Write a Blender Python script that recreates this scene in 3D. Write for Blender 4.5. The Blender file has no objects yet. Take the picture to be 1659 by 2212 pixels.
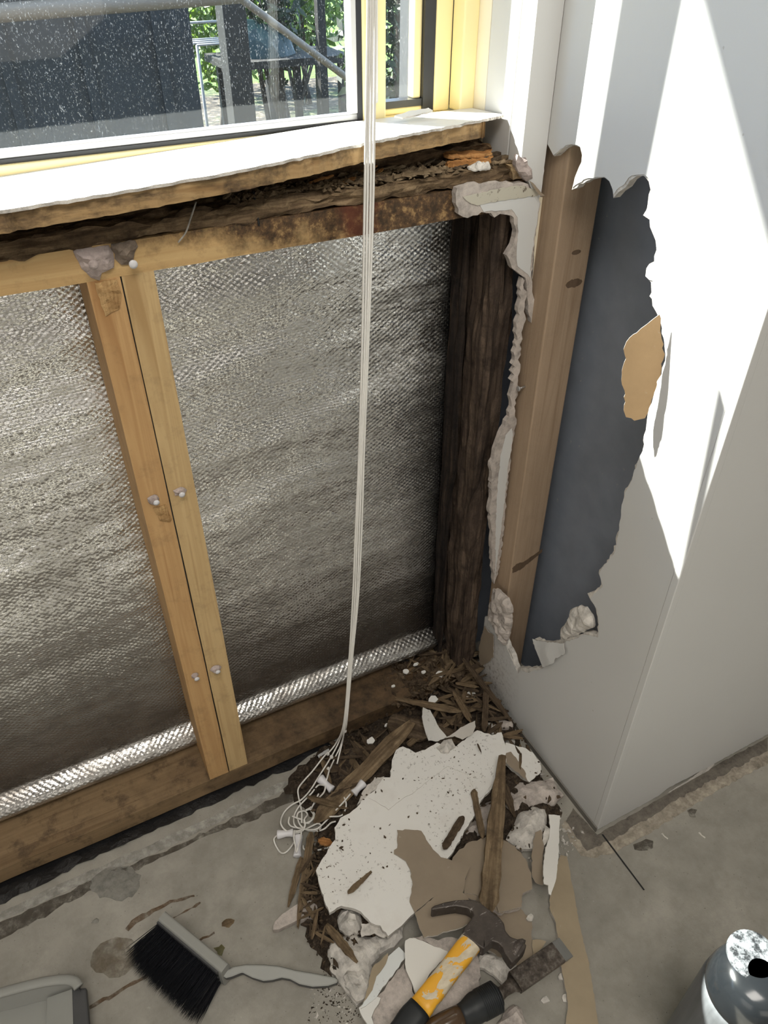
import bpy, bmesh, math, random
from mathutils import Vector, Matrix, noise, Quaternion
from mathutils.geometry import delaunay_2d_cdt
V = Vector
R = math.radians
scene = bpy.context.scene
col = scene.collection

# ------------------------------------------------------------ camera, world, sun, exposure
CAM = V((-0.645, -0.819, 1.25)); FPX = 1650.0; PITCH = R(38.26); YAW = R(27.4)
cd = bpy.data.cameras.new('camera'); cam = bpy.data.objects.new('camera', cd); col.objects.link(cam)
cd.sensor_fit = 'HORIZONTAL'; cd.sensor_width = 36; cd.lens = 36*FPX/1659; cd.clip_start = 0.02
cam.location = CAM; cam.rotation_euler = (math.pi/2-PITCH, 0, -YAW); scene.camera = cam

w = bpy.data.worlds.new('world'); scene.world = w; w.use_nodes = True
bg = w.node_tree.nodes['Background']; bg.inputs[0].default_value = (0.50, 0.70, 1.0, 1); bg.inputs[1].default_value = 2.9

SUN_DIR = V((1.0, -1.4, -1.778)).normalized()
sd = bpy.data.lights.new('sun', 'SUN'); sd.energy = 24.0; sd.angle = R(0.53); sd.color = (1, 0.955, 0.88)
sun = bpy.data.objects.new('sun', sd); col.objects.link(sun); sun.rotation_euler = SUN_DIR.to_track_quat('-Z', 'Y').to_euler(); sun.location = (-3, 4, 6)

def area(name, loc, target, sx, sy, e, c):
    d = bpy.data.lights.new(name, 'AREA'); d.shape = 'RECTANGLE'; d.size = sx; d.size_y = sy; d.energy = e; d.color = c
    o = bpy.data.objects.new(name, d); col.objects.link(o); o.location = loc
    o.rotation_euler = (V(target)-V(loc)).to_track_quat('-Z', 'Y').to_euler(); return o
# added fill lamps standing for unseen windows behind the camera and to the left
area('rear_daylight_fill', (-0.9, -3.9, 1.25), (-0.5, 0, 0.6), 2.4, 1.3, 9, (1, 0.93, 0.83))
area('side_daylight_fill', (-2.9, -1.9, 1.5), (0, -0.8, 0.4), 1.6, 1.3, 5, (1, 0.95, 0.88))
area('overhead_fill', (-0.75, -1.25, 2.43), (-0.75, -1.25, 0), 1.3, 0.7, 25, (1, 0.95, 0.87))  # added overhead fill to brighten floor and debris, no such fitting known
scene.view_settings.view_transform = 'Standard'; scene.view_settings.look = 'None'
scene.view_settings.gamma = 1; scene.view_settings.use_curve_mapping = False
scene.view_settings.exposure = 0.36

# ------------------------------------------------------------ surveying helpers: sight line of a photo point -> point on a real plane
_hd = V((math.sin(YAW), math.cos(YAW), 0)); _R = V((math.cos(YAW), -math.sin(YAW), 0)); _Z = V((0, 0, 1))
_F = _hd*math.cos(PITCH)-_Z*math.sin(PITCH); _U = _R.cross(_F)
def ray(p): return _F*FPX+_R*(p[0]-829.5)-_U*(p[1]-1106)
def hit(p, P, N):
    d = ray(p); N = V(N); return CAM+d*((V(P)-CAM).dot(N)/d.dot(N))
def fz(p, z=0.0): return hit(p, (0, 0, z), (0, 0, 1))
def wy(p, y): return hit(p, (0, y, 0), (0, 1, 0))
def wx(p, x): return hit(p, (x, 0, 0), (1, 0, 0))
def crop(pts, ox, oy, s): return [(ox+x*s, oy+y*s) for x, y in pts]
C7 = lambda pts: crop(pts, 560, 1350, .42194)
C8 = lambda pts: crop(pts, 560, 1750, .42194)
C4 = lambda pts: crop(pts, 830, 1880, .25919)
C3 = lambda pts: crop(pts, 1150, 1700, .30681)
C5 = lambda pts: crop(pts, 560, 1550, .16275)
CB = lambda pts: crop(pts, 0, 1850, .48222)

# ------------------------------------------------------------ object helpers
def tag(o, label=None, cat=None, group=None, kind=None):
    if label: o['label'] = label
    if cat: o['category'] = cat
    if group: o['group'] = group
    if kind: o['kind'] = kind
    return o
def empty(name, loc=(0, 0, 0)):
    o = bpy.data.objects.new(name, None); col.objects.link(o); o.location = loc; o.empty_display_size = .05; return o
def wloc(o):
    l = o.location.copy()
    while o.parent: o = o.parent; l += o.location
    return l
def mesh(name, verts, faces, mats, parent=None, midx=None, smooth=False, bevel=0, origin=None):
    verts = [V(v) for v in verts]
    if origin is None:
        c = sum(verts, V())/len(verts); origin = V((c.x, c.y, min(v.z for v in verts)))
    origin = V(origin)
    me = bpy.data.meshes.new(name); me.from_pydata([tuple(v-origin) for v in verts], [], faces)
    if not isinstance(mats, (list, tuple)): mats = [mats]
    for m in mats: me.materials.append(m)
    if midx: me.polygons.foreach_set('material_index', midx)
    if smooth: me.polygons.foreach_set('use_smooth', [True]*len(me.polygons))
    me.update()
    o = bpy.data.objects.new(name, me); col.objects.link(o)
    o.location = origin
    if parent: o.parent = parent; o.location = origin-wloc(parent)
    if bevel:
        b = o.modifiers.new('bevel', 'BEVEL'); b.width = bevel; b.segments = 2; b.limit_method = 'ANGLE'
    return o
def box(name, lo, hi, mat, parent=None, bevel=0):
    x0, y0, z0 = lo; x1, y1, z1 = hi
    v = [(x0,y0,z0),(x1,y0,z0),(x1,y1,z0),(x0,y1,z0),(x0,y0,z1),(x1,y0,z1),(x1,y1,z1),(x0,y1,z1)]
    f = [(0,3,2,1),(4,5,6,7),(0,1,5,4),(1,2,6,5),(2,3,7,6),(3,0,4,7)]
    return mesh(name, v, f, mat, parent, bevel=bevel)
def nz(v, s=1.0, o=0.0): return noise.noise(V((v[0]*s+o, v[1]*s+o*1.7, v[2]*s-o)))
def rough_box(name, lo, hi, mat, seg, amp, parent=None, seed=0, freq=(10, 10, 10), smooth=False):
    """a box cut into a grid whose surface is eaten away by noise"""
    rnd = random.Random(seed); nx, ny, nzz = seg; verts = {}; faces = []
    def vid(i, j, k):
        key = (i, j, k)
        if key not in verts:
            p = V([lo[a]+(hi[a]-lo[a])*t for a, t in enumerate((i/nx, j/ny, k/nzz))])
            q = V((p.x*freq[0], p.y*freq[1], p.z*freq[2]))
            d = noise.noise_vector(q+V((seed, 0, 0)))+.5*noise.noise_vector(q*2.7+V((0, seed, 0)))
            n = V([(-1 if t == 0 else 1 if t == m else 0) for t, m in ((i, nx), (j, ny), (k, nzz))])
            verts[key] = (len(verts), p+V([amp*d[a]*(1 if n[a] else .35) for a in range(3)])-n*amp*.4)
        return verts[key][0]
    for i in range(nx):
        for j in range(ny):
            faces += [(vid(i,j,0),vid(i,j+1,0),vid(i+1,j+1,0),vid(i+1,j,0)), (vid(i,j,nzz),vid(i+1,j,nzz),vid(i+1,j+1,nzz),vid(i,j+1,nzz))]
    for i in range(nx):
        for k in range(nzz):
            faces += [(vid(i,0,k),vid(i+1,0,k),vid(i+1,0,k+1),vid(i,0,k+1)), (vid(i,ny,k),vid(i,ny,k+1),vid(i+1,ny,k+1),vid(i+1,ny,k))]
    for j in range(ny):
        for k in range(nzz):
            faces += [(vid(0,j,k),vid(0,j,k+1),vid(0,j+1,k+1),vid(0,j+1,k)), (vid(nx,j,k),vid(nx,j+1,k),vid(nx,j+1,k+1),vid(nx,j,k+1))]
    vs = [p for _, p in sorted(verts.values(), key=lambda a: a[0])]
    return mesh(name, vs, faces, mat, parent, smooth=smooth)
def inpoly(x, y, P):
    c = False; n = len(P); j = n-1
    for i in range(n):
        xi, yi = P[i]; xj, yj = P[j]
        if (yi > y) != (yj > y) and x < (xj-xi)*(y-yi)/(yj-yi)+xi: c = not c
        j = i
    return c
def edist(x, y, P):
    m = 1e9
    for i in range(len(P)):
        ax, ay = P[i-1]; bx, by = P[i]; dx, dy = bx-ax, by-ay
        L = dx*dx+dy*dy; t = 0 if L == 0 else max(0, min(1, ((x-ax)*dx+(y-ay)*dy)/L))
        m = min(m, math.hypot(x-ax-t*dx, y-ay-t*dy))
    return m
def jag(P, amp, step, rnd, mask=None):
    out = []
    n = len(P)
    for i in range(n):
        a = V(P[i]); b = V(P[(i+1) % n]); d = b-a; L = d.length
        out.append(tuple(a))
        if amp <= 0 or (mask and not mask(i)): continue
        k = int(L/step); pn = V((-d.y, d.x)).normalized() if L else V((0, 0))
        for q in range(1, k): out.append(tuple(a+d*((q+rnd.uniform(-.3, .3))/k)+pn*rnd.uniform(-amp, amp)))
    return out
def sheet(name, pts, N, t, mats, parent=None, amp=0.0, step=.006, g=None, disp=None, dome=None, seed=1, smooth=False, mask=None, bevel=0, undercut=0):
    """a slab: outline pts lying in a plane with normal N, t thick away from N; mats = face, broken edge, back"""
    rnd = random.Random(seed); N = V(N).normalized(); P0 = V(pts[0])
    A = V((1, 0, 0)) if abs(N.x) < .8 else V((0, 1, 0)); A = (A-N*A.dot(N)).normalized(); B = N.cross(A)
    Q = [((V(p)-P0).dot(A), (V(p)-P0).dot(B)) for p in pts]
    Q = jag(Q, amp, step, rnd, mask)
    ar = sum(Q[i-1][0]*Q[i][1]-Q[i][0]*Q[i-1][1] for i in range(len(Q)))
    if ar < 0: Q = Q[::-1]
    pts2 = list(Q); nb = len(Q)
    if g:
        xs = [q[0] for q in Q]; ys = [q[1] for q in Q]
        x = min(xs)+g/2
        while x < max(xs):
            y = min(ys)+g/2
            while y < max(ys):
                px, py = x+rnd.uniform(-.3, .3)*g, y+rnd.uniform(-.3, .3)*g
                if inpoly(px, py, Q) and edist(px, py, Q) > g*.35: pts2.append((px, py))
                y += g
            x += g
    vo, eo, fo, ov, oe, of = delaunay_2d_cdt([V(p) for p in pts2], [(i, (i+1) % nb) for i in range(nb)], [list(range(nb))], 1, 1e-6)
    top = []; bot = []
    for v in vo:
        d = 0
        if dome:
            e = edist(v.x, v.y, Q); d += dome[0]*min(1, e/dome[1])**.6
        wp = P0+A*v.x+B*v.y
        if disp: d += disp(wp)
        if dome and len(dome) > 2: d += dome[2]*nz(wp, dome[3], seed)*(1 if edist(v.x, v.y, Q) > 1e-4 else .3)
        top.append(wp+N*d); bot.append(wp+N*(0 if dome else d)-N*t)
    n = len(vo); faces = []; mi = []; cnt = {}
    for f in fo:
        f = list(f)
        a = [vo[i] for i in f]
        if sum(a[i-1].x*a[i].y-a[i].x*a[i-1].y for i in range(len(a))) < 0: f = f[::-1]
        faces.append(tuple(f)); mi.append(0); faces.append(tuple(i+n for i in f[::-1])); mi.append(2)
        for i in range(len(f)):
            cnt[(f[i-1], f[i])] = 1
    for (a, b) in list(cnt):
        if (b, a) not in cnt: faces.append((b, a, a+n, b+n)); mi.append(1)
    if not isinstance(mats, (list, tuple)): mats = [mats, mats, mats]
    return mesh(name, top+bot, faces, list(mats), parent, mi, smooth, bevel)
def tube(name, path, radii, mat, parent=None, n=8, power=2.0, up=None, caps=True, smooth=True, origin=None):
    path = [V(p) for p in path]; vs = []; fs = []
    if not isinstance(radii, list): radii = [radii]*len(path)
    prev = None
    for i, p in enumerate(path):
        d = (path[min(i+1, len(path)-1)]-path[max(i-1, 0)]).normalized()
        if up is not None: u = V(up)-d*V(up).dot(d)
        elif prev is None: u = d.orthogonal()
        else: u = prev-d*prev.dot(d)
        u.normalize(); prev = u; s = d.cross(u)
        r = radii[i]; ra, rb = (r, r) if not isinstance(r, (tuple, list)) else r
        for k in range(n):
            a = 2*math.pi*(k+.5)/n; c, sn = math.cos(a), math.sin(a)
            c = math.copysign(abs(c)**(2/power), c); sn = math.copysign(abs(sn)**(2/power), sn)
            vs.append(p+s*ra*c+u*rb*sn)
    m = len(path)
    for i in range(m-1):
        for k in range(n): fs.append((i*n+k, i*n+(k+1) % n, (i+1)*n+(k+1) % n, (i+1)*n+k))
    if caps: fs.append(tuple(range(n-1, -1, -1))); fs.append(tuple((m-1)*n+k for k in range(n)))
    return mesh(name, vs, fs, mat, parent, smooth=smooth, origin=origin)
def spline(P, k=6):
    P = [V(p) for p in P]; out = []
    for i in range(len(P)-1):
        a, b, c, d = P[max(i-1, 0)], P[i], P[i+1], P[min(i+2, len(P)-1)]
        for q in range(k):
            t = q/k
            out.append(.5*((2*b)+(c-a)*t+(2*a-5*b+4*c-d)*t*t+(3*b-a-3*c+d)*t**3))
    return out+[P[-1]]
def lathe(name, c, prof, mat, parent=None, n=32, axis=(0, 0, 1)):
    q = V((0, 0, 1)).rotation_difference(V(axis)); vs = []; fs = []
    for r, z in prof:
        for k in range(n):
            a = 2*math.pi*k/n; vs.append(V(c)+q @ V((r*math.cos(a), r*math.sin(a), z)))
    m = len(prof)
    for i in range(m-1):
        for k in range(n): fs.append((i*n+k, i*n+(k+1) % n, (i+1)*n+(k+1) % n, (i+1)*n+k))
    fs.append(tuple(range(n-1, -1, -1))); fs.append(tuple((m-1)*n+k for k in range(n)))
    return mesh(name, vs, fs, mat, parent, smooth=True)

# ------------------------------------------------------------ materials
class M:
    def __init__(s, name):
        s.m = bpy.data.materials.new(name); s.m.use_nodes = True; s.nt = s.m.node_tree
        s.b = s.nt.nodes['Principled BSDF']; s.out = s.nt.nodes['Material Output']
    def n(s, t, **kw):
        n = s.nt.nodes.new(t)
        for k, v in kw.items():
            if k.startswith('_'): setattr(n, k[1:], v)
            else:
                key = int(k[1:]) if k[0] == 'i' and k[1:].isdigit() else k.replace('_', ' ')
                s.put(n.inputs[key], v)
        return n
    def put(s, sock, v):
        if isinstance(v, bpy.types.NodeSocket): s.nt.links.new(v, sock)
        elif isinstance(v, bpy.types.Node): s.nt.links.new(v.outputs[0], sock)
        else: sock.default_value = (*v, 1) if isinstance(v, tuple) and len(v) == 3 and sock.type == 'RGBA' else v
    def coord(s, scale=(1, 1, 1), kind='Object', rot=(0, 0, 0)):
        c = s.n('ShaderNodeTexCoord').outputs[kind] if kind != 'World' else s.n('ShaderNodeNewGeometry').outputs['Position']
        mp = s.n('ShaderNodeMapping'); s.nt.links.new(c, mp.inputs[0]); mp.inputs['Scale'].default_value = scale; mp.inputs['Rotation'].default_value = rot
        return mp.outputs[0]
    def noise(s, vec, scale, detail=4, rough=.55, dist=0): return s.n('ShaderNodeTexNoise', Vector=vec, Scale=scale, Detail=float(detail), Roughness=rough, Distortion=float(dist)).outputs[0]
    def ramp(s, fac, *stops):
        r = s.n('ShaderNodeValToRGB', Fac=fac); e = r.color_ramp.elements
        while len(e) < len(stops): e.new(.5)
        for q, (p, c) in zip(e, stops): q.position = p; q.color = (*c, 1) if isinstance(c, tuple) else (c, c, c, 1)
        return r.outputs[0]
    def mix(s, f, a, b, mode='MIX'):
        m = s.n('ShaderNodeMix', _data_type='RGBA', _blend_type=mode)
        s.put(m.inputs[0], f); s.put(m.inputs[6], a); s.put(m.inputs[7], b); return m.outputs[2]
    def math(s, op, a, b=0.0, c=None):
        m = s.n('ShaderNodeMath', _operation=op); s.put(m.inputs[0], a); s.put(m.inputs[1], b)
        if c is not None: s.put(m.inputs[2], c)
        return m.outputs[0]
    def sep(s, v): return s.n('ShaderNodeSeparateXYZ', Vector=v).outputs
    def base(s, c): s.put(s.b.inputs['Base Color'], c); return s
    def rough(s, v): s.put(s.b.inputs['Roughness'], v); return s
    def spec(s, v): s.b.inputs['Specular IOR Level'].default_value = v; return s
    def metal(s, v): s.b.inputs['Metallic'].default_value = v; return s
    def bump(s, h, strength=.4, dist=.002):
        b = s.n('ShaderNodeBump', Height=h, Strength=strength, Distance=dist); s.nt.links.new(b.outputs[0], s.b.inputs['Normal']); return s
def plain(name, c, rough=.5, metal=0, spec=.4, var=.12, scale=40, bump=.1, bd=.001):
    m = M(name); v = m.coord(); f = m.noise(v, scale)
    m.base(m.mix(f, tuple(x*(1-var) for x in c), tuple(min(1, x*(1+var)) for x in c))).rough(rough).metal(metal).spec(spec)
    if bump: m.bump(m.noise(v, scale*4, 3), bump, bd)
    return m.m
def paint_white(name, c=(.61, .607, .595), specks=0, kind='World'):
    m = M(name); v = m.coord(kind=kind)
    b = m.mix(m.noise(v, 6), tuple(x*.95 for x in c), c)
    if specks:
        s1 = m.ramp(m.noise(v, 170, 3, .7), (.605, 0.0), (.64, 1.0)); s2 = m.ramp(m.noise(v, 9, 2), (.36, 0.0), (.60, 1.0))
        b = m.mix(m.math('MULTIPLY', m.math('MULTIPLY', s1, s2), specks), b, (.10, .075, .055))
        s3 = m.ramp(m.noise(v, 14, 5, .7), (.5, 0.0), (.8, 1.0)); b = m.mix(m.math('MULTIPLY', s3, .28*specks), b, (.42, .36, .29))
    return m.base(b).rough(.5).spec(.35).bump(m.noise(v, 260, 2), .12, .0006).m
WALLW = paint_white('white_wall_paint')
m = M('white_wall_paint_mouldy_foot'); vw = m.coord(kind='World'); ss = m.sep(vw)
near = m.math('MULTIPLY', m.ramp(m.math('MULTIPLY', ss[1], -1.0), (.02, 1.0), (.13, 0.0)), m.ramp(ss[2], (.05, 1.0), (.22, 0.0)))
dots = m.ramp(m.noise(vw, 120, 4, .75), (.50, 0.0), (.62, 1.0)); haze = m.noise(vw, 22, 4, .6)
c = m.mix(m.noise(vw, 6), (.575, .572, .56), (.61, .607, .595)); c = m.mix(m.math('MULTIPLY', near, m.math('MULTIPLY', haze, .8)), c, (.30, .23, .17)); c = m.mix(m.math('MULTIPLY', near, m.math('MULTIPLY', dots, .8)), c, (.09, .06, .04))
dot2 = m.ramp(m.noise(vw, 95, 2, .6), (.735, 0.0), (.76, .5)); c = m.mix(dot2, c, (.35, .32, .28))
m.base(c).rough(.5).spec(.35).bump(m.noise(vw, 260, 2), .12, .0006); NIBW = m.m
SHEETW = paint_white('dusty_white_paint', (.74, .725, .69), 1.0)
def gyp(name, c, kind='World'):
    m = M(name); v = m.coord(kind=kind); f = m.noise(v, 55, 6, .7)
    m.base(m.ramp(f, (.3, tuple(x*.55 for x in c)), (.5, c), (.72, tuple(min(1, x*1.3) for x in c)))).rough(.9).spec(.15)
    return m.bump(m.noise(v, 130, 6, .75), .8, .003).m
GYP = gyp('gypsum_core', (.50, .445, .405)); GYPL = gyp('pale_gypsum', (.62, .585, .54)); ADH = gyp('wallboard_adhesive', (.46, .385, .36))
def paper(name, c):
    m = M(name); v = m.coord(kind='World'); f = m.noise(v, 20, 5, .6)
    b = m.mix(f, tuple(x*.78 for x in c), tuple(x*1.18 for x in c))
    s = m.ramp(m.noise(v, 60, 4, .7), (.68, 0.0), (.74, 1.0)); b = m.mix(m.math('MULTIPLY', s, .5), b, (.5, .46, .4))
    return m.base(b).rough(.8).spec(.2).bump(m.noise(v, 200, 3), .2, .0008).m
BROWN = paper('brown_lining_paper', (.275, .222, .165)); TAN = paper('tan_lining_paper', (.34, .275, .19)); FLAP = paper('fresh_tan_paper', (.44, .30, .165))
CAVITY = paper('cavity_back_paper', (.25, .275, .325))  # bluish tint puts the lens veil into the paper colour
def pine(name, axis, light, dark, dirt=0.25, dirtc=(.05, .035, .022), rot=None, gscale=1.0, rough=.62):
    m = M(name); sc = {'x': (1.2, 28, 28), 'y': (28, 1.2, 28), 'z': (28, 28, 1.2)}[axis]
    v = m.coord(tuple(x*gscale for x in sc)); vw = m.coord(kind='World')
    f1 = m.noise(v, 2.2, 3, .5, .6); f2 = m.noise(v, 9, 3, .6)
    c = m.ramp(f1, (.32, dark), (.46, light), (.56, tuple(a*.6+b*.4 for a, b in zip(light, dark))), (.68, light))
    c = m.mix(m.math('MULTIPLY', f2, .5), c, tuple(a*.7+b*.3 for a, b in zip(dark, light)))
    if dirt:
        d = m.ramp(m.noise(vw, 26, 6, .72), (.52, 0.0), (.70, 1.0)); c = m.mix(m.math('MULTIPLY', d, dirt), c, dirtc)
    if rot: c = rot(m, vw, c)
    m.base(c).rough(rough).spec(.3)
    return m.bump(m.math('ADD', f2, m.noise(vw, 160, 4, .7)), .35, .0012).m
PINE_L, PINE_D = (.60, .40, .185), (.40, .225, .085)
STUD_A = pine('orange_pine', 'z', (.57, .36, .165), (.36, .19, .075), .25)
STUD_B = pine('yellow_pine', 'z', (.60, .43, .22), (.38, .24, .105), .25)
NIBPINE = pine('weathered_pine', 'z', (.42, .31, .215), (.29, .20, .13), .10)
KNOT = pine('pine_knot', 'z', (.15, .10, .065), (.10, .065, .04), .2)
def rot_edge(m, vw, c):
    k = m.ramp(m.noise(m.coord((6, 40, 40), 'World'), 1.0, 6, .7), (.46, 0.0), (.62, .9)); return m.mix(k, c, m.ramp(m.noise(vw, 60, 5, .7), (.35, (.03, .02, .014)), (.65, (.14, .09, .05))))
PINE_X = pine('sill_pine', 'x', (.46, .31, .15), (.28, .165, .07), .8, rot=rot_edge)
PINE_Y = pine('cut_pine_board', 'y', (.46, .33, .18), (.26, .16, .08), .9)
def rot_trimmer(m, vw, c):
    s = m.sep(vw)
    a = m.math('ADD', m.math('MULTIPLY', m.math('ADD', s[0], .50), 5.0), m.math('MULTIPLY', m.math('SUBTRACT', s[2], .972), 22))
    a = m.math('ADD', a, m.math('MULTIPLY', m.math('SUBTRACT', m.noise(vw, 16, 6, .7), .5), 2.6))
    k = m.ramp(a, (.05, 0.0), (.70, .95))
    spot = m.ramp(m.noise(vw, 75, 5, .75), (.40, (.020, .012, .008)), (.53, (.085, .045, .022)), (.66, (.34, .215, .095)))
    c = m.mix(k, c, spot)
    red = m.ramp(m.math('ABSOLUTE', m.math('ADD', m.math('ADD', s[0], .255), m.math('MULTIPLY', m.math('SUBTRACT', m.noise(vw, 30), .5), .06))), (.012, 1.0), (.03, 0.0))
    return m.mix(m.math('MULTIPLY', m.math('MULTIPLY', red, .6), k), c, (.13, .028, .012))
TRIM = pine('rot_stained_pine', 'x', (.58, .40, .19), (.38, .22, .085), .3, rot=rot_trimmer)
def rotwood(name, axis, a, b, c, sc=1.0):
    m = M(name); s = {'x': (2, 48, 48), 'y': (48, 2, 48), 'z': (40, 40, 2.2), 'o': (25, 25, 25)}[axis]
    v = m.coord(tuple(q*sc for q in s)); vw = m.coord(kind='World')
    f = m.noise(v, 2, 6, .7, .4); k = m.ramp(f, (.32, a), (.5, b), (.68, c))
    k = m.mix(m.ramp(m.noise(vw, 40, 5, .7), (.45, 0.0), (.7, .8)), k, a)
    return m.base(k).rough(.88).spec(.12).bump(m.math('ADD', f, m.noise(vw, 120, 5, .75)), .9, .003).m
ROT = rotwood('rotten_wood', 'x', (.030, .020, .013), (.120, .076, .042), (.30, .205, .115))
ROTZ = rotwood('rotten_dark_wood', 'z', (.010, .009, .009), (.026, .020, .017), (.062, .044, .032))
SPLINT = rotwood('splintered_wood', 'x', (.070, .050, .031), (.185, .132, .080), (.34, .255, .160))
SPLINTD = rotwood('dark_splintered_wood', 'x', (.034, .024, .017), (.098, .070, .046), (.20, .148, .098))
SPLINTO = rotwood('orange_split_wood', 'x', (.18, .075, .025), (.42, .20, .07), (.62, .36, .15))
SOIL = rotwood('frass_and_soil', 'o', (.022, .017, .013), (.060, .045, .033), (.13, .098, .072), 3)
def bottom_rot(m, vw, c):
    s = m.sep(vw); a = m.math('ADD', m.math('MULTIPLY', m.math('ADD', s[0], .72), 2.2), m.math('MULTIPLY', m.math('SUBTRACT', m.noise(vw, 9, 6, .7), .5), 2.2))
    k = m.ramp(a, (.1, .30), (.95, .93)); return m.mix(k, c, m.ramp(m.noise(vw, 45, 5, .7), (.35, (.032, .021, .013)), (.65, (.115, .072, .038))))
PLATE = pine('stained_plate_pine', 'x', (.34, .235, .13), (.18, .115, .058), .9, rot=bottom_rot)
# woven reflective sarking
m = M('woven_foil'); vw = m.coord(kind='World'); s = m.sep(vw)
wob = m.math('MULTIPLY', m.math('SUBTRACT', m.noise(vw, 30, 2), .5), .006)
sx = m.math('SINE', m.math('MULTIPLY', m.math('ADD', s[0], wob), 2*math.pi/.0105)); szz = m.math('SINE', m.math('MULTIPLY', m.math('ADD', s[2], wob), 2*math.pi/.0072))
weave = m.math('MULTIPLY', sx, szz); tape = m.math('MULTIPLY', m.math('ABSOLUTE', szz), .7)
cr = m.noise(m.coord((14, 14, 40), 'World'), 3, 4, .6)
h = m.math('ADD', m.math('ADD', m.math('MULTIPLY', weave, .55), tape), m.math('MULTIPLY', cr, 2.2))
h = m.math('ADD', h, m.math('MULTIPLY', m.noise(vw, 420, 2), .9))
gr = m.ramp(m.noise(m.coord((5, 5, 12), 'World'), 2.2, 5, .65), (.42, 0.0), (.68, .75))
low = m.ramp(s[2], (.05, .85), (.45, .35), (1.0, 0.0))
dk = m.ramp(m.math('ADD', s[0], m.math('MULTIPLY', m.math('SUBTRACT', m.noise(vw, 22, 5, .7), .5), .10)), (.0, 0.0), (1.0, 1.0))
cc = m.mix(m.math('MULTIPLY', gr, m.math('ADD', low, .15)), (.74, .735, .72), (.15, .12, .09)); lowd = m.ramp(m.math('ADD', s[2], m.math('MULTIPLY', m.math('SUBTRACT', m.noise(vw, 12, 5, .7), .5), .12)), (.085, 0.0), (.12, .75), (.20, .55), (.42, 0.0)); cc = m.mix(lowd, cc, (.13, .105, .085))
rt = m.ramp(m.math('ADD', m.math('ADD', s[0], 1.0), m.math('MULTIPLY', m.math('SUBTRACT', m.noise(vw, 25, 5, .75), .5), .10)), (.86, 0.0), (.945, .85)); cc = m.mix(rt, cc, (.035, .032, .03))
spk = m.ramp(m.noise(vw, 60, 4, .75), (.70, 0.0), (.73, .8)); cc = m.mix(m.math('MULTIPLY', spk, low), cc, (.05, .035, .02))
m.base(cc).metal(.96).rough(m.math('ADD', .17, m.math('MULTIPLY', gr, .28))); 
def cells(bw_, rh, seed):
    cv = m.n('ShaderNodeCombineXYZ', X=m.math('ADD', s[0], wob), Y=m.math('ADD', s[2], m.math('MULTIPLY', wob, .6)), Z=0.0)
    b = m.n('ShaderNodeTexBrick', Vector=cv.outputs[0], Color1=(0, 0, 0), Color2=(1, 1, 1), Mortar=(.5, .5, .5), Scale=1.0); b.offset = .5
    b.inputs['Mortar Size'].default_value = .0006; b.inputs['Brick Width'].default_value = bw_; b.inputs['Row Height'].default_value = rh; b.inputs['Mortar Smooth'].default_value = .3
    return b
b1 = cells(.0085, .0042, 0)
h = m.math('ADD', m.math('ADD', m.math('MULTIPLY', weave, .50), m.math('MULTIPLY', b1.outputs['Fac'], -1.2)), m.math('MULTIPLY', cr, 2.6)); h = m.math('ADD', h, m.math('MULTIPLY', m.noise(vw, 420, 2), .5))
bm = m.n('ShaderNodeBump', Height=h, Strength=.42, Distance=.0011)
amt = m.math('MULTIPLY', m.ramp(s[2], (.12, .25), (.55, 1.0)), .36)
tz = m.math('MULTIPLY', m.math('SUBTRACT', b1.outputs['Color'], .42), amt); tx = m.math('MULTIPLY', m.math('SUBTRACT', m.noise(vw, 190, 1), .5), .16)
tv = m.n('ShaderNodeCombineXYZ', X=tx, Y=0.0, Z=tz)
ad = m.n('ShaderNodeVectorMath', _operation='ADD', i0=bm.outputs[0], i1=tv.outputs[0]); nn = m.n('ShaderNodeVectorMath', _operation='NORMALIZE', i0=ad.outputs[0])
m.nt.links.new(nn.outputs[0], m.b.inputs['Normal']); FOIL = m.m
# concrete
m = M('concrete_slab'); vw = m.coord(kind='World'); f = m.noise(vw, 3.2, 7, .62); f2 = m.noise(vw, 24, 6, .7)
c = m.ramp(f, (.32, (.25, .235, .205)), (.52, (.345, .325, .285)), (.70, (.42, .398, .352)))
c = m.mix(m.math('MULTIPLY', m.ramp(f2, (.42, 0.0), (.72, 1.0)), .5), c, (.17, .158, .135)); c = m.mix(m.ramp(m.noise(vw, 7, 6, .7), (.5, 0.0), (.72, .55)), c, (.20, .185, .16))
c = m.mix(m.math('MULTIPLY', m.ramp(m.noise(vw, 240, 2), (.70, 0.0), (.74, 1.0)), .6), c, (.06, .05, .04))
c = m.mix(m.math('MULTIPLY', m.ramp(m.noise(vw, 90, 3, .7), (.69, 0.0), (.73, 1.0)), .35), c, (.48, .46, .42))
m.base(c).rough(.72).spec(.3); m.bump(m.math('ADD', f2, m.math('MULTIPLY', m.noise(vw, 300, 3), .5)), .3, .0015); CONC = m.m
def faded(name, c, a0, a1):
    mm = gyp(name, c); nt_ = mm.node_tree; q = M.__new__(M); q.m = mm; q.nt = nt_; q.b = nt_.nodes['Principled BSDF']; q.out = nt_.nodes['Material Output']
    q.put(q.b.inputs['Alpha'], q.ramp(q.noise(q.coord(kind='World'), 38, 6, .72), (.34, a0), (.64, a1))); return mm
PATCH = gyp('rough_mortar_patch', (.25, .24, .215)); RIDGE = faded('pale_mortar_ridge', (.46, .445, .405), .25, .95); GLUE = faded('cream_glue_residue', (.46, .405, .33), .45, 1.0); STAIN = faded('rust_stain', (.20, .125, .070), .0, .6); RING = faded('dried_puddle_stain', (.24, .195, .135), .0, .45); GRIME = faded('dark_grime', (.13, .112, .09), .0, .7); BAND = faded('bare_floor_band', (.22, .195, .165), .6, .85)
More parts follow.
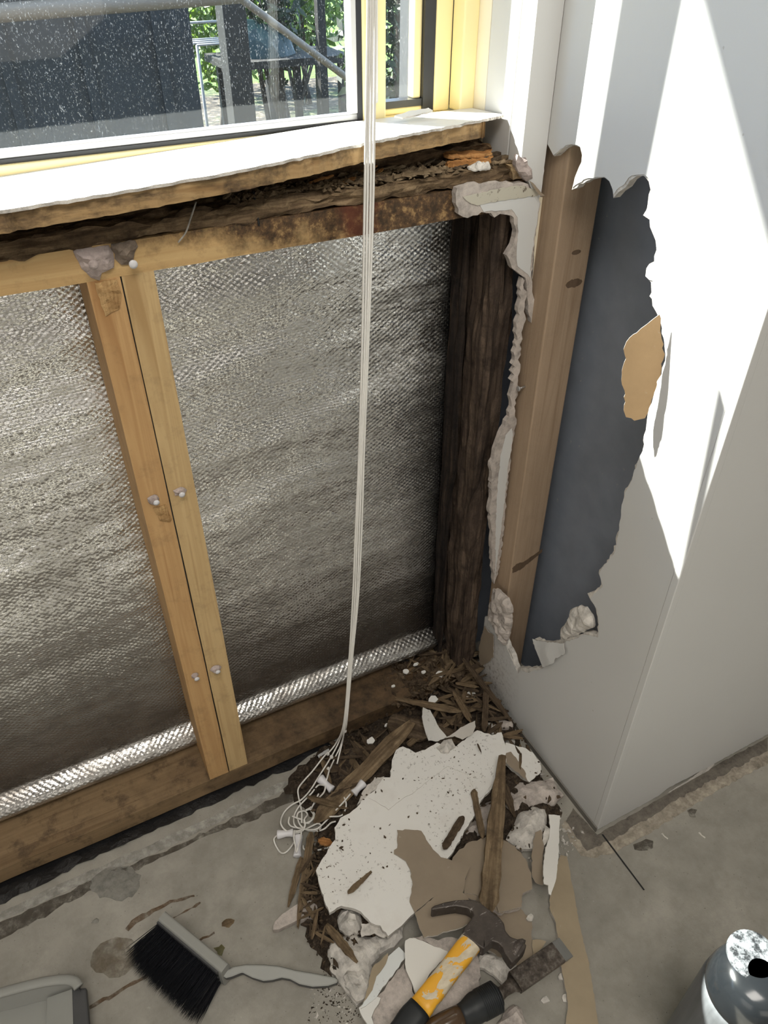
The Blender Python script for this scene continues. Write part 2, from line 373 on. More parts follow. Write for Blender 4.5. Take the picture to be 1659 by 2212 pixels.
CREAM = plain('cream_powder_coat', (.86, .74, .40), .35, 0, .5, .04, 20, .05); CREAMP = plain('cream_timber_paint', (.80, .73, .57), .45, 0, .4, .05, 30, .1)
BLACKR = plain('black_rubber_gasket', (.022, .023, .026), .4, 0, .5); DPC = plain('black_plastic_membrane', (.012, .012, .013), .32, 0, .5, .3, 30, .5, .004)
CORD = plain('white_cord', (.74, .72, .68), .5, 0, .4); PULL = plain('white_plastic_pull', (.68, .67, .69), .35, 0, .5)
STEELW = plain('nail_steel', (.5, .5, .5), .45, .8); GREYP = plain('grey_plastic', (.275, .275, .255), .45, 0, .45, .05); GREYD = plain('dark_grey_plastic', (.06, .06, .062), .5); BRIS = plain('black_bristle', (.012, .013, .017), .55, 0, .3)
GRIP = plain('black_rubber_grip', (.013, .015, .017), .5, 0, .4)
m = M('worn_dark_steel'); v = m.coord(); f = m.noise(v, 30, 6, .7); sc = m.ramp(m.noise(m.coord((25, 140, 60)), 1.6, 4, .75), (.61, 0.0), (.66, 1.0))
m.base(m.mix(m.math('MULTIPLY', sc, .7), m.ramp(f, (.3, (.038, .03, .026)), (.7, (.095, .078, .066))), (.46, .43, .40))).metal(.35).rough(.5).bump(f, .25, .001); STEEL = m.m
m = M('chalky_steel'); v = m.coord(); f = m.noise(v, 60, 6, .75); m.base(m.ramp(f, (.40, (.05, .04, .035)), (.56, (.12, .10, .09)), (.64, (.55, .52, .49)))).metal(.3).rough(.6).bump(f, .4, .001); STEELC = m.m
m = M('chipped_yellow_paint'); v = m.coord((.55, 1, 1)); f = m.noise(v, 58, 4, .55, .5); k = m.ramp(f, (.475, 0.0), (.49, 1.0))
m.base(m.mix(k, m.ramp(m.noise(v, 160), (.3, (.50, .42, .30)), (.7, (.66, .58, .44))), m.ramp(m.noise(v, 12), (.3, (.70, .33, .02)), (.7, (.86, .46, .04))))).rough(.42).bump(k, .4, .0008); YELLOW = m.m
m = M('rusted_chisel_steel'); v = m.coord(); f = m.noise(v, 75, 6, .75); m.base(m.ramp(f, (.36, (.035, .027, .022)), (.52, (.10, .082, .068)), (.70, (.24, .215, .19)))).metal(.45).rough(.5).bump(f, .35, .001); CHIS = m.m
CHISG = plain('ground_chisel_bevel', (.30, .30, .29), .4, .7); AMBER = plain('brown_clear_handle', (.075, .045, .025), .15, 0, .6, .2, 20, 0)
CANG = M('frosted_grey_bottle'); v = CANG.coord((30, 30, 3)); CANG.base(CANG.mix(CANG.noise(v, 4, 3), (.07, .075, .08), (.17, .18, .19))).rough(.35); CANG = CANG.m
CANB = plain('glossy_black_cap', (.012, .014, .016), .16, 0, .6, .2, 30, 0); CAND = M('sparkle_cap_disc'); v = CAND.coord(); CAND.base(CAND.ramp(CAND.noise(v, 120, 5, .7), (.42, (.03, .033, .036)), (.68, (.42, .45, .48)))).rough(.3).metal(.3); CAND = CAND.m  # disc colour carries a painted light sparkle as pale flecks
# dusty window glass
m = M('dusty_glass'); vw = m.coord(kind='World'); nt = m.nt
tr = m.n('ShaderNodeBsdfTransparent', Color=(.93, .96, .96)); gl = m.n('ShaderNodeBsdfGlossy', Color=(1, 1, 1), Roughness=.02)
fr = m.math('ADD', .022, m.math('MULTIPLY', m.math('POWER', m.n('ShaderNodeLayerWeight', Blend=.5).outputs['Facing'], 5.0), .8)); a1 = m.n('ShaderNodeMixShader', Fac=fr, i1=tr.outputs[0], i2=gl.outputs[0])
tl = m.n('ShaderNodeBsdfTranslucent', Color=(.75, .8, .85)); df = m.n('ShaderNodeBsdfDiffuse', Color=(.6, .6, .58)); dd = m.n('ShaderNodeMixShader', Fac=.35, i1=tl.outputs[0], i2=df.outputs[0])
d1 = m.ramp(m.noise(m.coord((1, 1, .55), 'World'), 620, 3, .7), (.605, 0.0), (.72, .40)); d2 = m.ramp(m.noise(vw, 9, 3), (.35, .25), (.65, 1.0))
dfac = m.math('ADD', m.math('MULTIPLY', d1, d2), .003)
fin = m.n('ShaderNodeMixShader', Fac=m.math('MULTIPLY', dfac, .5), i1=a1.outputs[0], i2=dd.outputs[0]); nt.links.new(fin.outputs[0], m.out.inputs[0]); GLASS = m.m
# outdoors
m = M('leaf_litter'); vw = m.coord(kind='World'); f = m.noise(vw, 14, 6, .75); c = m.ramp(f, (.40, (.016, .012, .008)), (.54, (.06, .045, .028)), (.64, (.26, .21, .145)))
g2 = m.ramp(m.noise(vw, 1.1, 3), (.48, 0.0), (.6, 1.0)); lawn = m.math('GREATER_THAN', m.sep(vw)[1], 9.5)
c = m.mix(m.math('MAXIMUM', m.math('MULTIPLY', g2, .35), lawn), c, m.ramp(f, (.35, (.04, .09, .01)), (.6, (.12, .22, .03)))); m.base(c).rough(.9); m.bump(f, .8, .03); LITTER = m.m
def leafm(n, a, b):
    m = M(n); v = m.coord(kind='World'); m.base(m.ramp(m.noise(v, 12), (.35, a), (.65, b))).rough(.5)
    tl = m.n('ShaderNodeBsdfTranslucent', Color=b); mx = m.n('ShaderNodeMixShader', Fac=.4, i1=m.b.outputs[0], i2=tl.outputs[0]); m.nt.links.new(mx.outputs[0], m.out.inputs[0]); return m.m
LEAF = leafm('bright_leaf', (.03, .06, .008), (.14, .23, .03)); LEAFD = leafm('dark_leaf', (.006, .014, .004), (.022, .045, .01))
BARK = plain('grey_bark', (.07, .06, .05), .9, 0, .2, .4, 20, .5); NAVY = plain('dark_fence_paint', (.008, .015, .022), .6, 0, .3, .3, 6, .2); PIPE = plain('beige_pipe_paint', (.15, .125, .10), .5); TABLED = plain('dark_outdoor_timber', (.02, .018, .016), .7); TEAL = plain('teal_plastic', (.003, .02, .02), .4); WIRE = plain('white_wire', (.25, .25, .25), .4); OUTW = plain('outside_render', (.55, .53, .5), .8); FLINEN = plain('pale_weatherboard', (.06, .064, .072), .7)

# ------------------------------------------------------------ the room shell
S = lambda o, label=None: tag(o, label, kind='structure')
floor = S(box('floor', (-3.2, -4.1, -.12), (2.8, .12, 0), CONC), 'grey stained concrete floor slab with debris along the wall')
S(box('ceiling', (-3.2, -4.1, 2.45), (2.8, .16, 2.6), WALLW)); S(box('wall_back', (-3.2, -4.25, -.12), (2.8, -4.1, 2.6), WALLW))
S(box('wall_left', (-3.35, -4.1, -.12), (-3.2, .16, 2.6), WALLW)); S(box('wall_side', (2.8, -4.1, -.12), (2.95, -.3, 2.6), WALLW))
FZ = .0004
def floor_mark(name, pts, mat, seed, amp=.003, t=.0004, step=.008, dome=None, z=.0007):
    return sheet(name, [fz(p, z) for p in pts], (0, 0, 1), t, mat, floor, amp=amp, step=step, seed=seed, dome=dome, g=.008 if dome else None)
floor_mark('glue_line', [(1213,1782),(1222,1772),(1240,1800),(1268,1838),(1330,1810),(1400,1768),(1460,1730),(1530,1690),(1659,1622),(1659,1650),(1560,1702),(1480,1752),(1400,1802),(1340,1835),(1280,1853),(1255,1848),(1232,1820)], GLUE, 3, .0025, .0006)
floor_mark('bare_band', [(1238,1745),(1290,1803),(1366,1759),(1418,1729),(1540,1657),(1659,1592),(1659,1626),(1530,1694),(1460,1733),(1400,1771),(1330,1813),(1268,1841),(1240,1803),(1222,1775)], BAND, 4, .001, .0003, z=.0005)
sheet('saw_cut', [fz(p, .0012) for p in [(1299,1802),(1303,1802),(1393,1922),(1390,1923)]], (0, 0, 1), .0004, DPC, floor)
floor_mark('mortar_patch', [(196,1902),(215,1885),(250,1872),(285,1872),(305,1890),(302,1915),(285,1938),(250,1945),(215,1940),(198,1925)], PATCH, 5, .004, dome=(.003, .02, .004, 120))
floor_mark('mortar_ridge', [(-60,1998),(0,1970),(100,1922),(200,1878),(300,1835),(400,1790),(500,1742),(600,1692),(640,1680),(640,1694),(560,1735),(460,1782),(340,1840),(240,1880),(120,1935),(0,1990),(-60,2015)], RIDGE, 7, .0025, .0012, .02)
floor_mark('grime_band', [(-60,2020),(0,1992),(120,1938),(240,1884),(340,1845),(460,1788),(560,1740),(640,1700),(645,1722),(540,1775),(430,1812),(330,1862),(190,1925),(60,2000),(0,2030),(-60,2060)], GRIME, 9, .003, .0004, .012)
ring = floor_mark('puddle_stain', CB([(415,430),(450,390),(520,360),(590,370),(640,430),(600,490),(560,530),(490,545),(430,520),(405,470)]), RING, 11, .003)
floor_mark('drip_stain', CB([(560,325),(590,285),(680,235),(760,195),(870,172),(872,180),(770,206),(690,248),(610,300),(575,335)]), STAIN, 13, .002)
floor_mark('drip_stain', CB([(400,670),(520,605),(700,500),(880,380),(960,335),(962,345),(880,392),(705,515),(525,620),(402,685)]), STAIN, 14, .002)
floor_mark('drip_stain', CB([(760,278),(830,240),(895,203),(900,208),(835,248),(768,284)]), STAIN, 15, .002)
floor_mark('grime_patch', C3([(710,405),(800,365),(850,380),(850,430),(760,450),(720,440)]), GRIME, 16, .006)
floor_mark('grime_patch', C3([(1090,165),(1160,160),(1150,215),(1110,210)]), GRIME, 17, .005)

# --- nib wall (wall_right): plasterboard lining with a torn hole
HOLE = [(1196,338),(1205,330),(1222,318),(1240,314),(1252,318),(1256,335),(1250,360),(1240,385),(1234,410),(1250,398),(1268,390),(1290,385),(1305,384),(1315,392),(1322,410),(1324,428),(1335,415),(1350,405),(1360,390),(1375,380),(1390,380),(1400,392),(1404,410),(1398,440),(1388,465),(1402,475),(1407,500),(1415,520),(1417,540),(1412,565),(1395,580),(1393,597),(1405,610),(1406,632),(1402,640),(1415,672),(1424,690),(1428,720),(1436,765),(1429,795),(1412,850),(1398,895),(1394,930),(1390,960),(1375,1000),(1365,1030),(1350,1055),(1342,1090),(1340,1120),(1325,1190),(1300,1225),(1292,1238),(1298,1262),(1285,1276),(1268,1282),(1275,1297),(1286,1315),(1292,1350),(1288,1370),(1262,1366),(1240,1375),(1200,1385),(1175,1388),(1155,1380),(1150,1390),(1165,1410),(1176,1430),(1172,1440),(1140,1446),(1120,1442),(1118,1456),(1108,1425),(1094,1392),(1080,1360),(1062,1330)]
NIB_Y = -.372
wr = S(empty('wall_right', (0, -.19, 0)), 'white plasterboard nib wall with a large torn hole')
hole3 = [wx(p, 0) for p in HOLE]
hc = V((0, -.14, .6)); rnd = random.Random(4)
def wall_pts(hole): return [V((0, -.0102, 2.45)), V((0, -.0102, hole[0].z+.01))]+hole+[V((0, .004, hole[-1].z-.02)), V((0, .004, .004)), V((0, -.05, .004)), V((0, NIB_Y+.0105, .008)), V((0, NIB_Y+.0105, 2.45))]
nh = len(hole3)
core = sheet('board_core', [p+V((.0008, 0, 0)) for p in wall_pts(hole3)], (-1, 0, 0), .0098, [GYPL, GYPL, BROWN], wr, amp=.0022, step=.006, seed=5, mask=lambda i: 2 <= i < 1+nh)
hole4 = []
for i, p in enumerate(hole3):
    a = hole3[max(0, i-1)]; b = hole3[min(nh-1, i+1)]; d = (b-a).normalized(); n = V((0, -d.z, d.y))
    if inpoly(p.y+n.y*.004, p.z+n.z*.004, [(q.y, q.z) for q in wall_pts(hole3)]) is False: n = -n
    k = rnd.uniform(.0005, .004) if i < 52 else rnd.uniform(.001, .008)
    hole4.append(p+n*k)
sheet('painted_face', wall_pts(hole4), (-1, 0, 0), .0007, [NIBW, GYPL, GYPL], wr, amp=.0012, step=.005, seed=6, mask=lambda i: 2 <= i < 1+nh)
box('back_panel', (.105, -.36, -.0), (.115, .10, 2.45), CAVITY, wr)
box('cavity_side_panel', (.0, .09, .0), (.11, .10, 2.45), CAVITY, wr)
ns = box('stud', (.0112, -.040, .0), (.070, .012, 2.45), NIBPINE, wr, bevel=.002)
ns['label'] = 'weathered pine stud exposed in the torn hole'
for (p, r) in [((1245, 545), .006), ((1240, 612), .011)]:
    c = wy(p, -.0402); sheet('knot', [c+V((math.cos(a)*r*1.3, 0, math.sin(a)*r*.55)) for a in [k*.5236 for k in range(12)]], (0, -1, 0), .0004, KNOT, ns, amp=.001, step=.002)
c = wy((1140, 1212), -.0402); sheet('knot', [c+V((q[0]*.03, 0, q[1]*.012+q[0]*.006)) for q in [(-1,-.9),(-.4,-1),(1,.3),(1,.9),(-.3,.3),(-.8,.7),(-1.1,.2)]], (0, -1, 0), .0004, KNOT, ns, amp=.001, step=.003)
cs = wx((1134, 835), .0112); scr = tube('screw', [cs, cs+V((-.012, -.001, 0))], .0016, STEELW, ns, n=8)
lathe('screw_head', cs+V((-.012, -.001, 0)), [(.0017, .0025), (.0042, 0), (.0042, -.001), (.001, -.0012)], STEELW, ns, 12, (1, 0, 0))
# torn flap of lining paper, folded back out of the hole
flap = [(1425,680),(1427,704),(1429,732),(1436,765),(1429,793),(1419,830),(1400,890),(1393,903),(1370,908),(1352,900),(1347,885),(1350,850),(1342,820),(1343,800),(1352,775),(1347,755),(1360,730),(1385,710),(1405,695)]
sheet('paper_flap', [hit(p, (-.001, -.262, .9), (-.62, -.78, .05)) for p in flap], (-.62, -.78, .05), .0006, [FLAP, GYPL, GYPL], wr, amp=.0015, step=.005, g=.012, disp=lambda p: .004*nz(p, 18))['label'] = 'tan torn paper flap folded at the right of the hole'
# broken gypsum lumps at the lower rim of the hole
def rim(name, pts, x, mat, seed, h=.006, lab=None):
    o = sheet(name, [wx(p, x) for p in pts], (-1, 0, 0), .004, mat, wr, amp=.002, step=.006, g=.006, dome=(h, .012, .006, 90), seed=seed)
    if lab: o['label'] = lab
    return o
rim('gypsum_lump', [(1212,1385),(1210,1362),(1225,1340),(1232,1318),(1252,1308),(1265,1312),(1278,1330),(1282,1352),(1262,1366),(1240,1374)], .001, GYPL, 21, .008)
rim('gypsum_lump', [(1064,1272),(1078,1275),(1096,1292),(1104,1310),(1104,1345),(1092,1395),(1080,1380),(1068,1355),(1056,1330)], -.002, GYP, 22, .008)
sheet('loose_paper', [wx(p, -.004) for p in [(1150,1380),(1160,1385),(1200,1388),(1218,1390),(1222,1412),(1205,1420),(1200,1432),(1178,1440),(1165,1412)]], (-1, .1, .1), .0007, [WALLW, GYPL, GYPL], wr, amp=.0012, step=.005, seed=24, g=.01, disp=lambda p: .003*nz(p, 25))
sheet('loose_paper', [wx(p, -.003) for p in [(1046,1352),(1056,1366),(1066,1372),(1066,1420),(1054,1432),(1036,1440),(1034,1400)]], (-1, 0, 0), .0008, [BROWN, GYP, GYP], wr, amp=.0015, step=.005, seed=25)
box('base_angle', (-.0030, NIB_Y, .0006), (-.0004, -.02, .013), plain('dusty_steel_angle', (.20, .19, .17), .6, .2), wr)
# --- nib end wall, facing the room
wf = S(empty('wall_front', (1.4, NIB_Y, 0)), 'plain white wall face running right from the nib corner')
low = [wy(p, NIB_Y) for p in [(1290,1795),(1305,1788),(1322,1780),(1342,1777),(1366,1760),(1385,1752),(1402,1742),(1418,1728)]]
low = [V((max(p.x, .0125), NIB_Y, max(.006, p.z+.004))) for p in low]
pts = [V((.0115, NIB_Y, 2.45)), V((.0115, NIB_Y, .008))]+low+[V((low[-1].x+.02, NIB_Y, .016)), V((low[-1].x+.10, NIB_Y, .012)), V((.6, NIB_Y, .010)), V((2.8, NIB_Y, .010)), V((2.8, NIB_Y, 2.45))]
sheet('painted_board', pts, (0, -1, 0), .010, [WALLW, GYPL, BROWN], wf, amp=.0012, step=.006, mask=lambda i: 1 <= i < 12, seed=31)
box('corner_bead', (-.0003, NIB_Y-.0004, .006), (.0118, NIB_Y+.0106, 2.45), WALLW, wf, .0012)
box('floor_plate', (.012, NIB_Y+.0105, .0004), (2.8, NIB_Y+.09, .045), ROT, wf)
sheet('torn_paper_strip', [wy(p, NIB_Y-.004) for p in [(1425,1733),(1450,1712),(1500,1682),(1545,1650),(1548,1654),(1505,1690),(1455,1722),(1432,1738)]], (0, -1, .2), .0007, [GYPL, GYPL, BROWN], wf, amp=.001, step=.006, seed=33)

# --- window wall: framing, sarking and lining remains
ww = S(empty('wall_window', (-.6, .045, 0)), 'stripped stud wall under the window with foil sarking exposed')
bp = rough_box('bottom_plate', (-1.3, -.001, .010), (-.16, .098, .046), PLATE, (60, 5, 2), .0012, ww, 2, (9, 20, 20)); bp['label'] = 'stained pine bottom plate lying on the slab'
rp = rough_box('rotten_plate_end', (-.175, .004, .006), (-.006, .092, .040), ROT, (26, 12, 5), .010, ww, 6, (18, 40, 40)); rp['label'] = 'crumbled rotten end of the bottom plate in the corner'
S1 = rough_box('stud', (-.5655, 0, .046), (-.5312, .090, .949), STUD_A, (2, 2, 40), .0006, ww, 3, (6, 6, 4)); S1['label'] = 'orange pine stud, left of the pair, with a gouged top'
S2 = rough_box('stud', (-.5298, .0012, .046), (-.4955, .090, .949), STUD_B, (2, 2, 40), .0006, ww, 4, (6, 6, 4)); S2['label'] = 'yellow pine stud, right of the pair'
tm = rough_box('trimmer', (-1.3, 0, .948), (-.012, .090, .984), TRIM, (90, 4, 3), .0012, ww, 5, (9, 20, 20)); tm['label'] = 'horizontal pine trimmer under the window, rot stained to the right'
ROTL = rotwood('rotten_ledge_wood', 'x', (.040, .027, .018), (.165, .112, .066), (.36, .26, .155))
ru = rough_box('rotten_upper_plate', (-1.3, -.002, .982), (-.010, .088, 1.003), ROTL, (260, 22, 5), .0075, ww, 8, (26, 85, 85)); ru['label'] = 'dark rotten timber layer on top of the trimmer'
def gouge(name, pts, par, seed, mat): return sheet(name, [wy(p, -.0008) for p in pts], (0, -1, 0), .0015, mat, par, amp=.001, step=.005, g=.004, dome=(.001, .004, .002, 160), seed=seed)
SPL_Z = rotwood('freshly_split_pine', 'z', (.28, .15, .06), (.52, .34, .16), (.66, .48, .26))
gouge('split_patch', [(205,612),(252,604),(262,635),(258,668),(240,675),(228,684),(218,660)], S1, 41, SPL_Z)
gouge('split_patch', [(330,1098),(358,1090),(372,1120),(368,1128),(345,1125)], S1, 42, SPL_Z)
box('stud_shadow_strip', (-.5314, .004, .046), (-.5296, .09, .949), DPC, ww)  # solid black strip standing in for the shade in the joint
def blob(px, y, r, par, seed, mat=ADH, nail=True, h=.005):
    c = wy(px, y); rnd = random.Random(seed)
    o = sheet('adhesive_blob', [c+V((math.cos(a)*r*rnd.uniform(.7, 1.2), 0, math.sin(a)*r*rnd.uniform(.7, 1.2))) for a in [k*.628 for k in range(10)]], (0, -1, 0), .001, mat, par, amp=.0008, step=.003, g=.003, dome=(h, .004, .004, 200), seed=seed)
    if nail: lathe('nail', c+V((.001, -.0085, .001)), [(.0012, .01), (.0012, .001), (.0040, .0006), (.0040, -.0005), (.001, -.0012)], PULL, par, 12, (0, 1, 0))
blob((333, 1080), -.001, .008, S1, 51); blob((388, 1063), -.0002, .008, S2, 52); blob((421, 1460), -.001, .006, S1, 53); blob((466, 1445), -.0002, .008, S2, 54)
ap = sheet('adhesive_patch', [wy(p, -.001) for p in [(158,543),(215,532),(235,530),(247,560),(246,578),(220,590),(215,606),(196,600),(176,580)]], (0, -1, 0), .001, ADH, tm, amp=.0015, step=.005, g=.005, dome=(.008, .010, .006, 110), seed=55)
lathe('nail', wy((202, 572), -.014), [(.001, .01), (.005, .0006), (.005, -.0008), (.001, -.001)], ADH, tm, 12, (0, 1, 0))
ap = sheet('adhesive_patch', [wy(p, -.001) for p in [(240,527),(293,520),(298,532),(288,560),(282,572),(262,572),(248,560)]], (0, -1, 0), .001, gyp('dark_adhesive', (.24, .19, .15)), tm, amp=.0015, step=.005, g=.005, dome=(.007, .010, .006, 110), seed=56)
lathe('nail', wy((288, 571), -.010), [(.001, .01), (.0045, .0006), (.0045, -.0008), (.001, -.001)], PULL, tm, 12, (0, 1, 0))
# corner post, rotten through
ROTB = rotwood('rotten_brown_plank', 'z', (.024, .018, .015), (.070, .050, .038), (.15, .108, .078))
cp1 = rough_box('corner_stud', (-.050, .012, .04), (-.006, .085, .95), ROTB, (9, 9, 70), .008, ww, 12, (55, 55, 9)); cp1['label'] = 'dark brown rotten corner stud beside the foil'
rough_box('corner_stud', (-.068, .060, .04), (-.052, .089, .95), ROTZ, (6, 6, 60), .006, ww, 13, (60, 60, 7))
# foil
vs = []; fs = []; nxx, nzz = 190, 150; prof = []
for k in range(nzz+1):
    t = k/nzz
    if t < .16: a = t/.16; prof.append((.092-.026*math.sin(math.pi*min(1, a*1.3)) if a*1.3 < 1 else .092, .047+.075*a))
    else: prof.append((.092, .122+(t-.16)/.84*(.955-.122)))
for k, (y, z) in enumerate(prof):
    for i in range(nxx+1):
        x = -1.35+i/nxx*1.34; p = V((x, 0, z))
        q = z-x*.07; d = .012*noise.noise(V((x*1.6, 3, q*5)))+.0062*noise.noise(V((x*2.6, 7, q*14)))+.0018*noise.noise(V((x*7, 1, q*42)))+.0007*noise.noise(V((x*22, 5, q*90)))
        d *= min(1, .25+z*1.2) if z > .12 else .3
        vs.append((x, min(y+d, .105), z))
for k in range(nzz):
    for i in range(nxx): a = k*(nxx+1)+i; fs.append((a, a+1, a+nxx+2, a+nxx+1))
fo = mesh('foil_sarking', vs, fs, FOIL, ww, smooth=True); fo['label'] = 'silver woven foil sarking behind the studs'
box('cladding', (-3.2, .112, -.4), (.12, .14, 1.02), OUTW, ww)
dp = sheet('damp_course', [fz(p, .004) for p in [(-80,1925),(0,1888),(150,1822),(300,1757),(440,1696),(560,1644),(640,1608),(700,1582),(720,1606),(640,1652),(560,1688),(440,1742),(330,1795),(180,1862),(60,1925),(-80,1990)]], (0, 0, 1), .0012, DPC, ww, amp=.004, step=.012, g=.012, seed=61, disp=lambda p: .004*nz(p, 30)); dp['label'] = 'black plastic damp course poking out under the plate'
# plasterboard left of the stripped bay and around the window head
box('lining_board', (-3.2, -.010, .0), (-1.32, 0, 1.02), WALLW, ww); box('lining_board', (-3.2, -.010, 1.02), (-2.42, .1, 2.45), WALLW, ww); box('lining_board', (-2.42, -.010, 2.12), (0, .1, 2.45), WALLW, ww)
# L-shaped remnant in the corner
Lp = [(988,407),(1000,403),(1060,396),(1130,394),(1165,420),(1168,440),(1155,520),(1150,570),(1148,600),(1152,640),(1157,702),(1147,697),(1140,650),(1135,600),(1118,588),(1105,577),(1095,552),(1108,530),(1115,500),(1110,470),(1095,464),(1080,462),(1068,470),(1060,460),(1040,458),(1010,471),(990,462),(985,430)]
lr = sheet('lining_remnant', [wy(p, -.0092) for p in Lp], (0, -1, 0), .009, [GYP, GYP, BROWN], ww, amp=.002, step=.006, seed=71); lr['label'] = 'torn corner remnant of wall lining with crumbling edge'
sheet('painted_face', [wy(p, -.0098) for p in [(1030,430),(1165,407),(1166,440),(1153,520),(1147,570),(1145,600),(1140,592),(1118,575),(1116,545),(1120,500),(1118,470),(1105,452),(1085,455),(1062,455),(1045,458),(1038,446)]], (0, -1, 0), .0006, [WALLW, GYP, GYP], lr, amp=.0012, step=.005, seed=72)
sheet('filler_band', [wy(p, -.0106) for p in [(1000,425),(1060,410),(1130,400),(1165,412),(1163,422),(1120,428),(1060,437),(1032,444),(1018,440)]], (0, -1, 0), .0012, [paint_white('speckled_cream_filler', (.50, .47, .39), 1.6), GYP, GYP], lr, amp=.001, step=.005, seed=73)
cs2 = sheet('corner_strip', [wy(p, -.009) for p in [(1112,890),(1098,905),(1085,930),(1070,970),(1060,1010),(1062,1060),(1058,1110),(1064,1150),(1062,1200),(1068,1262),(1076,1240),(1088,1150),(1096,1050),(1106,960),(1116,915)]], (0, -1, 0), .009, [GYP, GYP, BROWN], ww, amp=.002, step=.006, seed=74)
sheet('painted_face', [wy(p, -.0096) for p in [(1105,925),(1092,940),(1082,980),(1076,1040),(1072,1100),(1070,1180),(1070,1245),(1078,1180),(1088,1100),(1096,1020),(1108,940)]], (0, -1, 0), .0006, [WALLW, GYP, GYP], cs2, amp=.001, step=.005, seed=75)
sheet('corner_strip', [wy(p, -.008) for p in [(1128,600),(1138,640),(1132,700),(1124,760),(1118,830),(1112,895),(1100,905),(1104,850),(1112,770),(1118,690)]], (0, -1, 0), .008, [GYP, GYP, BROWN], ww, amp=.003, step=.006, seed=76)
sheet('corner_return', [V((-.0370, -.0102, 2.13)), V((-.0005, -.0102, 2.13)), V((-.0005, -.0102, 1.005)), V((-.0005, -.0102, .966)), V((-.0040, -.0102, .956)), V((-.0150, -.0102, .972)), V((-.0230, -.0102, .985)), V((-.0370, -.0102, 1.000))], (0, -1, 0), .0098, [WALLW, GYPL, BROWN], ww, amp=.0008, step=.006, mask=lambda i: 2 <= i <= 6, seed=77)
sheet('edge_strip', [wy(p, .0005) for p in [(1162,425),(1180,425),(1172,540),(1160,690),(1148,700),(1150,600)]], (0, -1, 0), .006, [CREAMP, GYP, BROWN], ww, amp=.0008, step=.006, seed=78)

# --- window
S(empty('window_1'))
win = bpy.data.objects['window_1']; win.location = (-.9, .1, 1.03); win['label'] = 'cream aluminium sliding window with dusty glass'
WL = -2.40  # unseen left end of the window, set wide for more sun on the floor
box('frame_sill', (WL, .100, 1.012), (-.037, .165, 1.044), CREAM, win, .002)
box('frame_jamb', (-.082, .128, 1.044), (-.058, .166, 2.1), CREAM, win, .003)
box('frame_jamb', (WL, .102, 1.044), (WL+.045, .165, 2.1), CREAM, win, .003)
box('frame_head', (WL, .102, 2.07), (-.037, .165, 2.12), CREAM, win, .003)
sa = box('sash_rail', (WL+.05, .108, 1.0485), (-.196, .122, 1.0560), STEELW, win, .001)
box('gasket', (WL+.05, .1065, 1.0440), (-.196, .1225, 1.0486), BLACKR, sa)
st = box('sash_stile', (-.1950, .104, 1.0445), (-.1630, .130, 2.06), CREAM, win, .003)
box('glazing_bead', (-.2080, .106, 1.056), (-.2010, .124, 2.05), WALLW, st, .001)
box('gasket', (-.2012, .1055, 1.046), (-.1948, .126, 2.05), BLACKR, st)
box('finger_pull', (-.1885, .0975, 1.066), (-.1765, .1042, 2.0), WALLW, st, .003)
box('glass_pane', (WL+.06, .1135, 1.054), (-.205, .1165, 2.05), GLASS, win)
f2 = box('fixed_rail', (-.180, .134, 1.044), (-.082, .152, 1.052), CREAM, win, .002)
box('gasket', (-.180, .1325, 1.052), (-.084, .150, 1.060), BLACKR, f2)
fs_ = box('fixed_stile', (-.108, .136, 1.060), (-.097, .152, 2.06), CREAM, win, .002)
box('gasket', (-.097, .130, 1.046), (-.0815, .154, 2.06), BLACKR, fs_)
box('glass_pane', (-.180, .1425, 1.055), (-.103, .1455, 2.05), GLASS, win)
box('reveal_lining', (-.037, .0195, .994), (-.020, .0770, 2.12), WALLW, win, .001)
box('reveal_lining', (-.0372, -.0094, .994), (-.020, .0172, 2.12), WALLW, win, .001)
box('reveal_lining', (-.0375, .0775, .994), (-.020, .1285, 2.12), CREAMP, win, .001)
box('reveal_stop', (-.0585, .1020, 1.046), (-.0370, .129, 2.12), CREAM, win, .002)
box('outer_reveal', (-.090, .172, 1.0), (.02, .207, 2.3), FLINEN, win)

# --- window board (trim_1): white skin on a pine board, front edge broken away
tr1 = S(empty('trim_1', (-.6, .03, 1.02)), 'white painted window board with a broken rotten front edge')
fe = [(-2.4, -.050, 1.036), (-1.3, -.050, 1.036), (-.64, -.045, 1.041), (-.53, -.043, 1.043), (-.41, -.036, 1.046), (-.32, -.024, 1.049), (-.24, -.010, 1.052), (-.15, .006, 1.0528), (-.07, .022, 1.0532), (-.040, .030, 1.0535)]
def strip(name, front, yb, dz0, dz1, mats, seed, amp, sub=10):
    zb = lambda p: p.z*.35+.65*(1.030+.017*max(0, min(1, (p.x+.64)/.42)))
    rnd = random.Random(seed); P = [V(p) for p in front]; F = []
    for i in range(len(P)-1):
        k = sub if i else sub*2
        for q in range(k): F.append(P[i].lerp(P[i+1], q/k)+V((0, rnd.uniform(-amp, amp), 0)))
    F.append(P[-1]); n = len(F); vs = []; fs = []; mi = []
    for p in F: vs += [p+V((0, 0, dz1)), V((p.x, yb, zb(p)+dz1)), p+V((0, amp*.6*rnd.uniform(-1, 1), dz0)), V((p.x, yb, zb(p)+dz0))]
    for i in range(n-1):
        a = 4*i; b = a+4
        fs += [(a, b, b+1, a+1), (a+2, a+3, b+3, b+2), (a, a+2, b+2, b), (a+1, b+1, b+3, a+3)]; mi += [0, 2, 1, 1]
    e = 4*(n-1); fs += [(0, 1, 3, 2), (e, e+2, e+3, e+1)]; mi += [1, 1]
    return mesh(name, vs, fs, mats, tr1, mi)
strip('white_skin', fe, .1015, -.003, 0, [WALLW, GYPL, GYPL], 81, .0018, 14)
